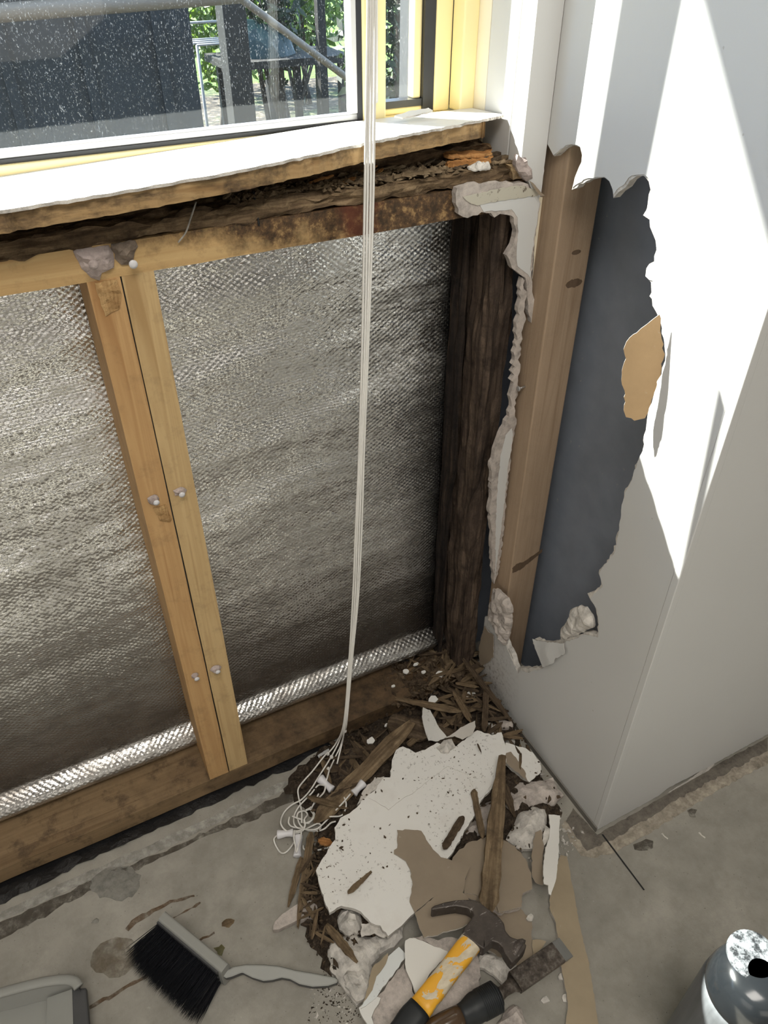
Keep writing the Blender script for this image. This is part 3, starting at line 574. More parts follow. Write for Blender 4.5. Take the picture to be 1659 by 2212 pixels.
strip('pine_board', [(x, y+.004, z) for x, y, z in fe[:-1]]+[(-.075, .022, 1.053)], .0995, -.021, -.0032, [PINE_X, PINE_X, ROT], 82, .002, 14)
pk = rough_box('rotten_packer', (-1.3, .042, 1.000), (-.045, .098, 1.022), ROT, (220, 12, 6), .009, tr1, 83, (30, 70, 70)); pk['label'] = 'crumbling rotten packer under the window board'
jb = rough_box('jamb_foot', (-.047, -.008, .985), (-.0215, .125, 1.006), PINE_Y, (6, 34, 6), .005, tr1, 84, (40, 20, 40)); jb['label'] = 'rotten cut end of the reveal lining board'
sheet('skin_chip', [hit(p, (-.2, .068, 1.060), (0, -.25, 1)) for p in [(852,250),(890,238),(925,233),(935,238),(900,248),(870,254)]], (0, -.25, 1), .002, [WALLW, GYPL, GYPL], tr1, amp=.001, step=.005)
sheet('filler_lump', [wy(p, -.011) for p in [(1120,335),(1135,340),(1148,365),(1150,385),(1138,392),(1125,375),(1115,358)]], (0, -1, 0), .008, ADH, tr1, amp=.002, step=.005, g=.005, dome=(.006, .008, .006, 110), seed=86)
sheet('torn_paper', [wy(p, -.012) for p in [(1138,385),(1150,395),(1172,422),(1165,424),(1150,405)]], (0, -1, .2), .001, [BROWN, GYP, GYP], tr1, amp=.001, step=.004, seed=87)

# ------------------------------------------------------------ debris builders
def splinter_mesh(name, L, wd, th, seed, mat, n=11, tip0=.15, tip1=.35):
    rnd = random.Random(seed); vs = []; fs = []
    for i in range(n+1):
        t = i/n; e = min(1, t/tip0*.7+.42, (1-t)/tip1*.75+.25); cy = rnd.uniform(-.03, .03)*wd; cz = rnd.uniform(-.1, .1)*th
        a, b = wd/2*e*rnd.uniform(.9, 1.05), th/2*(e**.6)*rnd.uniform(.8, 1.08)
        for (u, q) in ((-1, -.7), (-.2, -1), (.9, -.8), (1, .5), (.25, 1), (-.3, .7), (-.9, .8)):
            vs.append(((t-.5)*L+rnd.uniform(-.3, .3)*L/n, cy+u*a*rnd.uniform(.93, 1.05), cz+q*b*rnd.uniform(.8, 1.1)))
    m = 7
    for i in range(n):
        for k in range(m): fs.append((i*m+k, (i+1)*m+k, (i+1)*m+(k+1) % m, i*m+(k+1) % m))
    fs += [tuple(range(m)), tuple(n*m+k for k in range(m-1, -1, -1))]
    me = bpy.data.meshes.new(name); me.from_pydata(vs, [], fs); me.materials.append(mat); me.update(); return me
def aim(o, p0, p1, roll=0):
    d = V(p1)-V(p0); x = d.normalized(); z = V((0, 0, 1))-x*x.z
    if z.length < 1e-3: z = V((0, -1, 0))
    z.normalize(); y = z.cross(x); m = Matrix((x, y, z)).transposed()
    o.rotation_euler = (m @ Matrix.Rotation(roll, 3, 'X')).to_euler(); o.location = (V(p0)+V(p1))/2
def splinter(p0, p1, wd, th, seed, label, mat=None, roll=0, tips=(.15, .35), name='wood_splinter', group=None):
    L = (V(p1)-V(p0)).length
    o = bpy.data.objects.new(name, splinter_mesh(name, L, wd, th, seed, mat or SPLINT, 14, *tips)); col.objects.link(o); aim(o, p0, p1, roll)
    return tag(o, label, 'splinter', group)

# soil and frass beneath the debris
def mound(name, pts, z, h, label, seed):
    o = sheet(name, [fz(p, z) for p in pts], (0, 0, 1), .001, SOIL, amp=.006, step=.01, g=.009, dome=(h, .05, h*.8, 40), seed=seed, disp=lambda p: .004*abs(nz(p, 130)))
    return tag(o, label, 'debris', kind='stuff')
mound('soil_mound', [(1030,1420),(1060,1480),(1110,1570),(1175,1690),(1215,1755),(1180,1800),(1080,1850),(1000,1900),(900,1960),(760,2060),(716,2110),(672,2050),(650,1980),(662,1900),(680,1830),(690,1780),(648,1740),(612,1704),(640,1664),(700,1614),(780,1570),(850,1536),(920,1505),(965,1470),(990,1430)], .0005, .020, 'dark crumbly soil and rotted wood dust under the debris pile', 91)
rnd = random.Random(9)
def crumbs(name, mat, n, pts, zf, smin, smax, label, cat='debris', flat=1.0):
    vs = []; fs = []
    P = [fz(p, 0.0) for p in pts]; P2 = [(p.x, p.y) for p in P]; xs = [p[0] for p in P2]; ys = [p[1] for p in P2]; k = 0
    while k < n:
        x, y = rnd.uniform(min(xs), max(xs)), rnd.uniform(min(ys), max(ys))
        if not inpoly(x, y, P2): continue
        s = rnd.uniform(smin, smax)*rnd.random()**.7+smin*.4; b = len(vs); z = zf(x, y); a0 = rnd.uniform(0, 6.28); e = rnd.uniform(1, 2.4)
        for (u, q, t) in ((1, 0, 0), (.1, .8, 0), (-1, .1, 0), (-.1, -.9, 0), (.5, .4, .9), (-.4, .2, 1.1), (0, -.5, .8)):
            X = u*s*e*rnd.uniform(.7, 1.2); Y = q*s*rnd.uniform(.7, 1.2); vs.append((x+X*math.cos(a0)-Y*math.sin(a0), y+X*math.sin(a0)+Y*math.cos(a0), z+t*s*flat))
        fs += [(b,b+1,b+4),(b+1,b+5,b+4),(b+1,b+2,b+5),(b+2,b+6,b+5),(b+2,b+3,b+6),(b+3,b,b+6),(b,b+4,b+6),(b+4,b+5,b+6),(b,b+3,b+2,b+1)]; k += 1
    return tag(mesh(name, vs, fs, mat), label, cat, kind='stuff')
PILE = [(1030,1420),(1110,1570),(1215,1755),(1180,1820),(1000,1900),(760,2060),(716,2120),(672,2050),(650,1980),(662,1900),(690,1780),(628,1706),(700,1622),(800,1566),(930,1508),(990,1430)]
crumbs('wood_crumbs', SPLINTD, 1500, PILE, lambda x, y: .010+.014*rnd.random(), .0015, .0055, 'loose crumbs of rotten wood scattered over the pile')
crumbs('soil_crumbs', SOIL, 2200, PILE, lambda x, y: .012+.012*rnd.random(), .001, .004, 'fine dark crumbs of soil in the pile')
crumbs('plaster_crumbs', GYPL, 260, [(1140,1620),(1215,1755),(1260,1800),(1215,1870),(1160,1900),(1080,1850)], lambda x, y: .002, .001, .004, 'white plaster crumbs beside the nib wall')
crumbs('plaster_grit', GYPL, 70, C8([(360,780),(420,880),(520,1000),(480,1095),(230,1095),(250,930)]), lambda x, y: .0006, .0005, .0024, 'plaster grit swept beside the brush handle')
crumbs('dirt_grit', SOIL, 200, C8([(360,780),(460,880),(540,1060),(500,1095),(250,1095),(280,900)]), lambda x, y: .0006, .0004, .0016, 'dark grit on the floor beside the brush handle')
# crumbs on the rotten ledge
vs = []; fs = []
def chip_cloud(name, mat, n, rx, ry, z, smin, smax, label, parent=None):
    vs = []; fs = []
    for k in range(n):
        x, y = rnd.uniform(*rx), rnd.uniform(*ry); s = rnd.uniform(smin, smax); b = len(vs); a0 = rnd.uniform(0, 6.28); e = rnd.uniform(1, 3); zz = z+rnd.uniform(0, .006)
        for (u, q, t) in ((1, 0, 0), (.1, .8, 0), (-1, .1, 0), (-.1, -.9, 0), (.2, .1, 1)):
            X = u*s*e; Y = q*s; vs.append((x+X*math.cos(a0)-Y*math.sin(a0), y+X*math.sin(a0)+Y*math.cos(a0), zz+t*s))
        fs += [(b,b+1,b+4),(b+1,b+2,b+4),(b+2,b+3,b+4),(b+3,b,b+4),(b,b+3,b+2,b+1)]
    return tag(mesh(name, vs, fs, mat), label, 'debris', kind='stuff')
chip_cloud('ledge_crumbs', SPLINT, 700, (-.40, -.05), (.004, .045), 1.001, .0012, .0045, 'crumbs of rotten wood along the ledge under the window')
chip_cloud('plate_crumbs', SPLINTD, 500, (-.20, -.01), (-.01, .088), .038, .0015, .006, 'dark rotten chips covering the end of the bottom plate')

# splinters worth telling apart
Z = lambda p, z: fz(p, z)
splinter(Z((889,1561), .062), Z((683,1775), .018), .034, .012, 101, 'long brown split plank leaning diagonally beside the white cords', tips=(.22, .08))
splinter(Z((775,1692), .040), Z((698,1727), .026), .010, .005, 102, 'thin split sliver lying across the diagonal plank', SPLINTD, tips=(.3, .4))
splinter(Z((855,1509), .058), Z((996,1537), .050), .014, .006, 103, 'pointed brown splinter lying crossways below the bottom plate end', tips=(.5, .15))
splinter(Z((1084,1634), .072), Z((1054,1972), .060), .030, .012, 104, 'longest brown timber strip, pointing from the hammer to the nib wall', tips=(.5, .04))
splinter(Z((1023,1706), .060), Z((1043,1812), .045), .011, .008, 105, 'short square-ended stick beside the long timber strip', tips=(.05, .1))
splinter(Z((1001,1764), .066), Z((958,1834), .062), .013, .008, 106, 'dark stubby splinter at the right edge of the white sheet', SPLINTD, tips=(.1, .1))
splinter(Z((802,1883), .062), Z((751,1930), .060), .009, .004, 107, 'small forked orange-brown sliver on the middle of the white sheet', tips=(.6, .1))
splinter(Z((672,1798), .022), Z((643,2004), .012), .013, .008, 108, 'long splinter below the tangled cord pulls', tips=(.06, .3))
splinter(Z((652,1852), .016), Z((623,1958), .010), .011, .006, 109, 'shorter splinter left of the long one below the cord pulls', tips=(.1, .3))
splinter(Z((705,1998), .030), Z((772,2078), .034), .013, .006, 110, 'yellowish splinter resting on the crumbled plaster left of the hammer', tips=(.2, .3))
splinter(Z((1001,1424), .100), Z((1108,1562), .020), .011, .006, 111, 'long dark splinter leaning along the foot of the nib wall', SPLINTD, tips=(.2, .2))
splinter(Z((1050,1480), .060), Z((1046,1580), .040), .012, .007, 112, 'upright dark splinter in front of the nib wall foot', SPLINTD, tips=(.2, .1))
splinter(Z((980,1495), .060), Z((1017,1560), .045), .010, .005, 113, 'brown splinter sloping down behind the curved grey paper', tips=(.2, .2))
splinter(Z((984,1475), .060), Z((1034,1484), .055), .007, .004, 114, 'thin level splinter in the corner above the white chip', tips=(.1, .2))
splinter(Z((1086,1690), .050), Z((1112,1765), .035), .014, .006, 115, 'dark splinter behind the longest timber strip', SPLINTD, tips=(.2, .4))
splinter(Z((880,1610), .040), Z((905,1590), .045), .012, .006, 116, 'stub of brown wood at the top edge of the white sheet', tips=(.1, .1))
splinter(Z((688,1815), .026), Z((718,1822), .028), .014, .006, 117, 'orange chip of wood beside the cord pulls', SPLINTO, tips=(.3, .3))
splinter(Z((1031,1606), .066), Z((1040,1626), .064), .003, .002, 118, 'tiny dark needle of wood on the top corner of the white sheet', SPLINTD)
rough_chunk = lambda px, z0, L, wd, th, seed, label, mat: splinter(Z(px[0], z0), Z(px[1], z0*.8), wd, th, seed, label, mat, tips=(.12, .12), name='wood_chunk')
rough_chunk([(838,1560), (930,1585)], .050, 0, .045, .014, 121, 'flat dark rotten chunk left of the curved white flake', SPLINTD)
rough_chunk([(900,1560), (1000,1600)], .034, 0, .03, .012, 122, 'broad rotten chunk under the curved white flake', SPLINTD)
# ledge pieces under the window board
splinter(V((-.115, .045, 1.012)), V((-.055, .028, 1.012)), .024, .008, 131, 'upper bright orange split block on the rotten ledge', SPLINTO, tips=(.1, .25), name='wood_chunk')
splinter(V((-.125, .020, 1.008)), V((-.068, .010, 1.008)), .018, .008, 132, 'lower orange split block on the rotten ledge', SPLINTO, tips=(.1, .15), name='wood_chunk')
for k, (x, y, L) in enumerate([(-.30, .018, .10), (-.22, .008, .08), (-.36, .012, .07)]):
    splinter(V((x, y, 1.006)), V((x+L, y+.004, 1.007)), .008, .004, 133+k, ['long sunlit sliver on the ledge left of the orange blocks', 'sunlit sliver on the ledge nearest the cords', 'pale sliver on the ledge far left of the orange blocks'][k], SPLINT)
for k, (px, s) in enumerate([((1035,375), .010), ((1050,365), .008), ((1020,385), .007)]):
    c = hit(px, (0, .004, 0), (0, 1, 0)); c.z = 1.004
    tag(sheet('plaster_chip', [c+V((math.cos(a)*s*random.Random(k).uniform(.7, 1.3), math.sin(a)*s*.8, 0)) for a in [q*.9 for q in range(7)]], (.2, -.4, 1), .002, GYPL, amp=.001, step=.003, g=.003, dome=(s*.6, s*.7, .004, 200), seed=140+k), 'pale lump of plaster at the right end of the rotten ledge', 'plaster', 'plaster lumps on the ledge')
st_ = spline([V((-.466, -.003, .975)), V((-.457, -.006, .985)), V((-.449, -.004, .998)), V((-.440, .0, 1.012))], 5)
tag(tube('root_fibre', st_, .0009, RIDGE, n=6), 'pale curved root fibre hanging over the trimmer front', 'root')
def ledge_bits(n):
    for k in range(n):
        x = -.05-.42*rnd.random()**1.5; y = rnd.uniform(.006, .05); a = rnd.gauss(0, .5); L = rnd.uniform(.012, .04); d = V((math.cos(a)*L, math.sin(a)*L*.5, rnd.uniform(-.002, .006)))
        splinter(V((x, y, 1.006)), V((x, y, 1.006))+d, rnd.uniform(.003, .009), rnd.uniform(.002, .005), 700+k, 'small rotten fragment lying along the ledge under the window board', (SPLINT, SPLINTD, SPLINT, SPLINTD, SPLINTD, SPLINT, SPLINTO)[k % 7], tips=(.2, .2), name='wood_fragment', group='fragments on the rotten ledge')
rnd = random.Random(31); ledge_bits(46)
nl = wy((555, 440), -.001); tube('nail', [V((nl.x, -.0005, .978)), V((nl.x+.001, .010, 1.012))], .0013, DPC, tm, n=8)
tag(sheet('foil_scrap', [fz(p, .030) for p in [(686,1632),(700,1622),(711,1616),(713,1620),(702,1628),(690,1637)]], (.2, -.5, 1), .0006, STEELW, amp=.0006, step=.004), 'tiny shiny foil scrap under the cord knots', 'foil')
# repeated small splinters in the corner
bases = [splinter_mesh('wood_splinter', .06, .007, .0035, 200+k, (SPLINT, SPLINTD, SPLINTD, SPLINT)[k % 4], 7, .2, .3) for k in range(6)]
rnd = random.Random(77)
def scatter(n, quad, z0, z1, label, group, smin=.4, smax=1.2):
    P2 = [(p.x, p.y) for p in [fz(q, (z0+z1)/2) for q in quad]]; xs = [p[0] for p in P2]; ys = [p[1] for p in P2]; k = 0
    while k < n:
        x, y = rnd.uniform(min(xs), max(xs)), rnd.uniform(min(ys), max(ys))
        if not inpoly(x, y, P2): continue
        o = bpy.data.objects.new('wood_splinter', rnd.choice(bases)); col.objects.link(o)
        o.location = (x, y, rnd.uniform(z0, z1)); o.rotation_euler = (rnd.uniform(-.6, .6), rnd.uniform(-.22, .22), rnd.uniform(0, 6.28)); s = rnd.uniform(smin, smax); o.scale = (s, s*rnd.uniform(.7, 1.6), s)
        tag(o, label, 'splinter', group); k += 1
scatter(46, [(880,1420),(930,1385),(1010,1395),(1040,1440),(1025,1490),(930,1480)], .046, .056, 'small rotten splinter among those on the bottom plate end in the corner', 'splinters on the plate end')
scatter(52, [(940,1500),(1020,1470),(1100,1570),(1130,1640),(1090,1600),(1000,1570),(920,1570)], .034, .048, 'small rotten splinter among those piled at the foot of the nib wall', 'splinters at the nib wall foot')
scatter(34, [(690,1660),(800,1595),(880,1560),(880,1600),(800,1680),(740,1740),(700,1740)], .024, .034, 'small rotten splinter between the bottom plate and the white sheet', 'splinters below the plate')
scatter(22, [(655,1860),(700,1860),(690,1960),(705,2040),(680,2060),(655,1970)], .022, .030, 'small rotten splinter along the left edge of the white sheet', 'splinters left of the white sheet', .3, .8)

# ------------------------------------------------------------ plasterboard pieces
def board(name, px, P, N, t, mats, label, seed, amp=.0018, step=.006, g=None, disp=None, cat='plasterboard', smooth=False):
    return tag(sheet(name, [hit(p, P, N) for p in px], N, t, mats, amp=amp, step=step, g=g, disp=disp, seed=seed, smooth=smooth), label, cat)
def chunk(px, z, h, mat, label, seed, wdt=.02, rg=.006, fr=70, cat='plaster', base=.008):
    return tag(sheet('plaster_chunk', [fz(p, z) for p in px], (0, 0, 1), base, mat, amp=.002, step=.006, g=.006, dome=(h, wdt, rg, fr), seed=seed), label, cat)
BIG = C7([(700,640),(735,622),(800,655),(850,640),(910,602),(960,632),(1010,620),(1090,555),(1115,540),(1190,565),(1240,550),(1262,620),(1265,700),(1230,790),(1170,860),(1135,900),(1110,965),(1060,1040),(1000,1150),(960,1200)])+C8([(900,250),(860,300),(850,400),(820,480),(790,530),(730,590),(660,645),(620,590),(570,575),(520,520),(470,500),(420,490),(360,525),(320,420),(290,310),(330,240),(390,150),(385,90),(415,40)])+C7([(440,975),(480,950),(540,890),(560,870),(590,850),(640,780),(670,780),(680,690)])
NB = V((.03, -.06, 1)).normalized(); PB = fz((880, 1790), .052)
big = board('plasterboard_sheet', BIG, PB, NB, .009, [SHEETW, GYPL, BROWN], 'largest white plasterboard sheet, face up on the debris pile', 151, .0014, .006, .012, lambda p: .0018*nz(p, 14))
sheet('paint_skin', [hit(p, PB+NB*.0016, NB) for p in C7([(556,884),(575,893),(600,905),(630,925),(662,946),(720,900),(800,850),(900,770),(1000,700),(1100,610),(1190,570),(1238,556),(1256,620),(1258,700),(1220,780),(1160,860),(1125,890),(1060,760),(900,700),(760,760),(640,800),(600,845)])], NB, .0012, [SHEETW, GYPL, GYPL], big, amp=.0012, step=.006, seed=152)
crumbs('sheet_crumbs', SPLINTD, 70, [(760,1770),(860,1660),(1040,1640),(1040,1700),(960,1780),(850,1900),(760,1950),(720,1880)], lambda x, y: PB.z-(NB.x*(x-PB.x)+NB.y*(y-PB.y))/NB.z+.0012, .0006, .0026, 'dark crumbs sprinkled on the largest white sheet')
PA = PB+NB*.004
board('paper_sheet', C8([(706,102),(770,100),(830,106),(855,150),(890,200),(930,240),(1000,262),(1080,290),(1055,350),(1045,420),(930,428),(870,462),(797,525),(770,470),(785,380),(770,300),(750,262),(690,225),(690,205),(706,195)]), PA, NB, .0014, [BROWN, GYP, GYPL], 'brown lining paper with a square tab lying over the white sheet', 153, .0012, .006, .012, lambda p: .0012*nz(p, 20), 'paper')
board('plasterboard_piece', C8([(985,262),(1010,220),(1060,172),(1165,132),(1240,150),(1310,185),(1365,250),(1392,320),(1395,405),(1350,425),(1340,495),(1225,528),(1130,475),(1045,432),(1060,340)]), fz((1040,1870), .042), (.02, -.02, 1), .008, [BROWN, GYP, GYPL], 'rounded brown-backed board under the longest timber strip', 154)
board('paper_sheet', C8([(1085,300),(1135,295),(1150,330),(1140,440),(1050,425),(1048,390),(1065,350)]), fz((1040,1900), .0435), (.02, -.02, 1), .001, [BROWN, GYP, GYP], 'small brown paper patch left of the longest timber strip', 155, .001, cat='paper')
board('paper_sheet', C8([(1215,320),(1235,355),(1290,360),(1325,370),(1335,420),(1345,495),(1225,526),(1205,430)]), fz((1100,1910), .0438), (.02, -.02, 1), .001, [BROWN, GYPL, GYP], 'brown paper patch right of the longest timber strip', 156, .001, cat='paper')
board('plasterboard_piece', C8([(795,527),(850,492),(900,450),(935,430),(1030,420),(1062,450),(1095,520),(1085,582),(960,618),(842,645),(815,585)]), fz((960,1985), .050), (-.05, .10, 1), .003, [BROWN, GYPL, GYP], 'curled brown board piece under the hammer claw', 157, .0015, .006, .01, lambda p: .006*math.sin((p.x+p.y)*26))
board('plasterboard_piece', C8([(1180,520),(1225,530),(1335,502),(1385,550),(1400,600),(1398,665),(1396,790),(1290,800),(1150,700)]), fz((1110,2030), .026), (0, 0, 1), .008, [BROWN, GYPL, GYP], 'brown-backed board beneath the hammer head', 158)
board('paper_sheet', C8([(1398,665),(1440,662),(1470,672),(1458,690),(1430,720),(1420,750),(1398,760)]), fz((1160,2045), .0295), (0, 0, 1), .001, [TAN, GYPL, GYP], 'small cream torn paper tongue between hammer and chisel', 159, cat='paper')
board('plasterboard_piece', [(1211,1847),(1225,1850),(1256,2016),(1273,2083),(1293,2212),(1305,2290),(1215,2290),(1222,2212),(1227,2178),(1224,2145),(1211,2083),(1205,2031),(1201,1994),(1187,1961),(1188,1936),(1196,1890)], fz((1240,2050), .0105), (0, 0, 1), .0095, [TAN, GYPL, GYPL], 'long tan board strip with one straight edge right of the chisel', 160, .0008)
board('paper_strip', C3([(118,190),(200,195),(195,300),(190,420),(185,480),(165,620),(150,690),(125,770),(108,760),(105,700),(75,690),(72,600),(80,540),(95,440),(125,340),(132,270)]), fz((1192,1840), .046), (.30, -.1, 1), .0015, [paint_white('clean_white_paper', (.78, .76, .72)), GYPL, GYPL], 'narrow curled white strip standing beside the tan board strip', 161, .0008, .005, .01, lambda p: .004*math.sin(p.y*40), 'paper')
board('plasterboard_piece', C3([(20,320),(60,300),(80,400),(75,560),(75,690),(20,672),(-5,600),(0,440)]), fz((1160,1860), .030), (-.25, 0, 1), .003, [BROWN, GYPL, GYP], 'narrow brown board piece left of the curled white strip', 162)
board('plasterboard_piece', C3([(95,270),(130,300),(110,380),(85,410),(68,400),(75,330)]), fz((1180,1800), .036), (-.1, -.1, 1), .004, [GYPL, GYPL, GYP], 'small pale board tongue behind the curled white strip', 163)
# upper right pieces
board('plasterboard_piece', C7([(1262,602),(1300,612),(1345,625),(1400,652),(1438,700),(1442,755),(1385,805),(1320,745),(1250,690)]), fz((1130,1640), .034), (.25, -.30, 1), .010, [SHEETW, GYPL, BROWN], 'speckled board wedge leaning by the nib wall base', 171)
board('paper_sheet', C7([(1240,640),(1290,650),(1355,740),(1375,800),(1330,760),(1250,700)]), fz((1110,1650), .040), (.25, -.25, 1), .001, [BROWN, GYP, GYP], 'brown paper peeling off the speckled board wedge', 172, cat='paper')
chunk(C7([(1270,850),(1330,790),(1420,800),(1505,780),(1520,820),(1560,870),(1510,920),(1440,930),(1340,960),(1290,980),(1250,930)]), .016, .014, GYP, 'flat grey-pink plaster slab against the nib wall base', 173, .02)
chunk(C7([(1335,960),(1400,930),(1468,945),(1472,1010),(1465,1060),(1410,1150),(1330,1145),(1262,1100),(1300,1030)]), .018, .020, GYPL, 'pale rounded plaster chunk left of the curled white strip', 174, .03)
chunk(C7([(1130,920),(1220,900),(1250,960),(1240,1060),(1100,1075),(1060,1080),(1050,1050)]), .020, .010, GYP, 'grey plaster slab under the short square-ended stick', 175)
chunk(C7([(1170,500),(1220,510),(1230,550),(1190,560)]), .030, .008, GYPL, 'white speckled plaster lump above the white sheet corner', 176, .012)
chunk(C7([(1225,485),(1290,490),(1300,520),(1240,525)]), .022, .010, GYP, 'grey plaster lump touching the nib wall foot', 177, .012)
chunk(C7([(1255,570),(1300,570),(1310,600),(1270,605)]), .024, .010, GYPL, 'small white lump behind the speckled board wedge', 178, .01)
board('paper_flake', C7([(835,425),(880,430),(905,460),(925,495),(955,535),(972,562),(930,582),(880,580),(855,530),(832,470)]), fz((930,1560), .060), (.3, -.35, 1), .0015, [SHEETW, GYPL, GYPL], 'curved white paint flake above the white sheet', 179, .001, .005, .008, lambda p: .012*math.sin((p.x-p.y)*30), 'paper')
board('paper_flake', C7([(945,580),(985,560),(1030,525),(1105,490),(1108,520),(1090,560),(1040,588),(1000,570)]), fz((990,1580), .064), (-.35, -.55, 1), .0012, [paint_white('grey_paper_back', (.42, .39, .35)), GYPL, GYPL], 'grey curved paper tongue at the top of the white sheet', 180, .0008, .005, .008, lambda p: .006*math.sin((p.x)*35), 'paper')
chunk(C7([(905,625),(945,590),(985,585),(1005,620),(970,650),(930,650)]), .058, .006, GYPL, 'white crumbled plaster on the top edge of the white sheet', 181, .01)
board('plasterboard_piece', C7([(500,920),(525,860),(590,780),(640,775),(600,840),(560,872),(540,890)]), PB-NB*.012, NB, .006, [GYPL, GYPL, BROWN], 'pale board edge showing under the left of the white sheet', 182)
for k, (q, s) in enumerate([((925,250), .010), ((750,237), .007), ((803,202), .006), ((572,590), .009), ((1085,360), .013), ((890,378), .010), ((655,512), .005), ((840,240), .005), ((688,312), .004)]):
    p = C7([q])[0]; z = .050 if q[1] < 330 else .040; c = fz(p, z); r2 = random.Random(300+k)
    tag(sheet('plaster_chip', [c+V((math.cos(a)*s*r2.uniform(.7, 1.3), math.sin(a)*s*r2.uniform(.5, .9), 0)) for a in [j*.785 for j in range(8)]], (r2.uniform(-.2, .2), -.2, 1), .003, paint_white('chip%d' % k, (.74, .73, .70)), amp=.0006, step=.003, seed=310+k), 'small white plaster chip among the rotten wood in the corner', 'plaster', 'white chips in the corner')
# lower left plaster
board('plasterboard_piece', C8([(70,612),(80,570),(120,530),(180,490),(280,450),(300,520),(290,548),(190,565),(100,610)]), fz((620,1985), .011), (0, 0, 1), .010, [GYP, GYP, BROWN], 'flat grey-pink plaster piece under the long splinter on the left', 191)
chunk(C8([(402,545),(420,510),(470,502),(515,520),(528,570),(520,620),(460,645),(410,610)]), .022, .020, GYPL, 'round cracked plaster lump at the lower left of the white sheet', 192, .02, .008, 110)
chunk(C8([(350,720),(380,650),(470,640),(560,650),(640,640),(740,590),(735,650),(690,700),(620,740),(575,790),(585,890),(540,960),(500,1000),(430,910),(370,830)]), .012, .018, GYPL, 'pale crumbled plaster slab below the white sheet', 193, .03, .008, 60)
chunk(C8([(430,850),(450,820),(520,812),(560,840),(575,900),(540,960),(500,980),(440,900)]), .026, .014, GYPL, 'knobbly white plaster lump near the brush handle tip', 194, .02, .010, 90)
board('plasterboard_piece', C8([(520,580),(570,575),(625,592),(655,640),(640,655),(590,630),(525,650)]), fz((800,2010), .040), (.05, -.2, 1), .003, [GYPL, GYPL, GYP], 'pale torn tongue at the lower edge of the white sheet', 195)
board('plasterboard_piece', C8([(715,700),(752,742),(700,820),(650,890),(600,960),(560,990),(520,1015),(560,930),(600,830),(640,770)]), fz((820,2110), .034), (.1, -.05, 1), .006, [paint_white('blue_white_paint', (.68, .70, .69), .5), GYPL, GYP], 'bluish-white board strip left of the hammer handle', 196)
board('plasterboard_piece', C8([(590,790),(660,732),(640,800),(600,850),(580,920),(530,985),(560,900),(570,840)]), fz((810,2105), .0365), (.1, -.05, 1), .002, [TAN, GYPL, GYP], 'tan paper edge beside the bluish-white board strip', 197)
board('plasterboard_piece', C8([(575,1000),(620,940),(690,850),(740,782),(770,870),(800,955),(900,840),(1000,740),(1050,660),(1118,745),(1135,850),(1108,960),(1180,935),(1130,1000),(1010,1095),(960,1180),(560,1180),(580,1060)]), fz((900,2150), .028), (0, .02, 1), .010, [GYP, GYP, BROWN], 'large pinkish bare plaster slab beneath the hammer handle', 198, .0022, .006, .008, lambda p: .0025*nz(p, 45))
board('plasterboard_piece', C8([(748,668),(770,655),(800,656),(880,690),(966,724),(958,745),(870,840),(808,948),(780,880),(752,820),(745,740)]), fz((900,2080), .040), (-.03, -.05, 1), .008, [paint_white('clean_white_board', (.72, .70, .655)), GYPL, GYP], 'clean white board triangle behind the hammer handle', 199, .001)
board('plasterboard_piece', C8([(780,652),(840,640),(900,660),(960,650),(1040,665),(1010,720),(970,735),(880,690)]), fz((930,2035), .034), (0, 0, 1), .008, [GYP, GYP, BROWN], 'grey-pink plaster behind the clean white triangle', 200, .002, .006, .008, lambda p: .002*nz(p, 60))
chunk(C8([(1115,750),(1150,728),(1200,735),(1290,770),(1362,790),(1330,850),(1285,895),(1240,880),(1200,840),(1150,810),(1115,800)]), .016, .018, GYPL, 'pale plaster chunk between the hammer head and the chisel', 201, .02, .008, 70)
board('plasterboard_piece', C8([(510,1012),(590,950),(622,962),(590,1020),(575,1060),(590,1110),(560,1110)]), fz((800,2190), .034), (0, 0, 1), .006, [paint_white('white_offcut', (.70, .69, .66)), GYPL, GYP], 'small white board offcut at the bottom edge left of the hammer grip', 202)
chunk(C8([(1215,1110),(1250,1040),(1300,995),(1345,1020),(1380,1110)]), .010, .016, GYP, 'grey-pink plaster lump under the chisel handle', 203, .02)
for k, q in enumerate([(1465,970), (1388,548), (1548,850), (1570,960), (650, 870)]):
    c = fz(C8([q])[0], .004 if k != 1 else .03); r2 = random.Random(400+k)
    tag(sheet('plaster_chip', [c+V((math.cos(a)*.006*r2.uniform(.6, 1.3), math.sin(a)*.005*r2.uniform(.6, 1.2), 0)) for a in [j*.9 for j in range(7)]], (0, 0, 1), .0035, GYPL, amp=.0005, step=.003, seed=410+k), 'small pale plaster chip lying around the chisel', 'plaster', 'chips around the chisel')
for k, (q, s) in enumerate([((930,345), .006), ((1192,338), .006)]):
    c = C3([q])[0]; c = fz(c, .0008)
    tag(sheet('paint_flake', [c+V(d)*s for d in ((-.3, 1, 0), (.2, .9, 0), (.1, 0, 0), (.5, -1, 0), (.1, -1.2, 0), (-.2, -.1, 0))], (0, 0, 1), .0007, GYPL), ['thin white flake on the floor nearest the nib corner', 'stubby white flake on the open floor right of the nib corner'][k], 'flake')
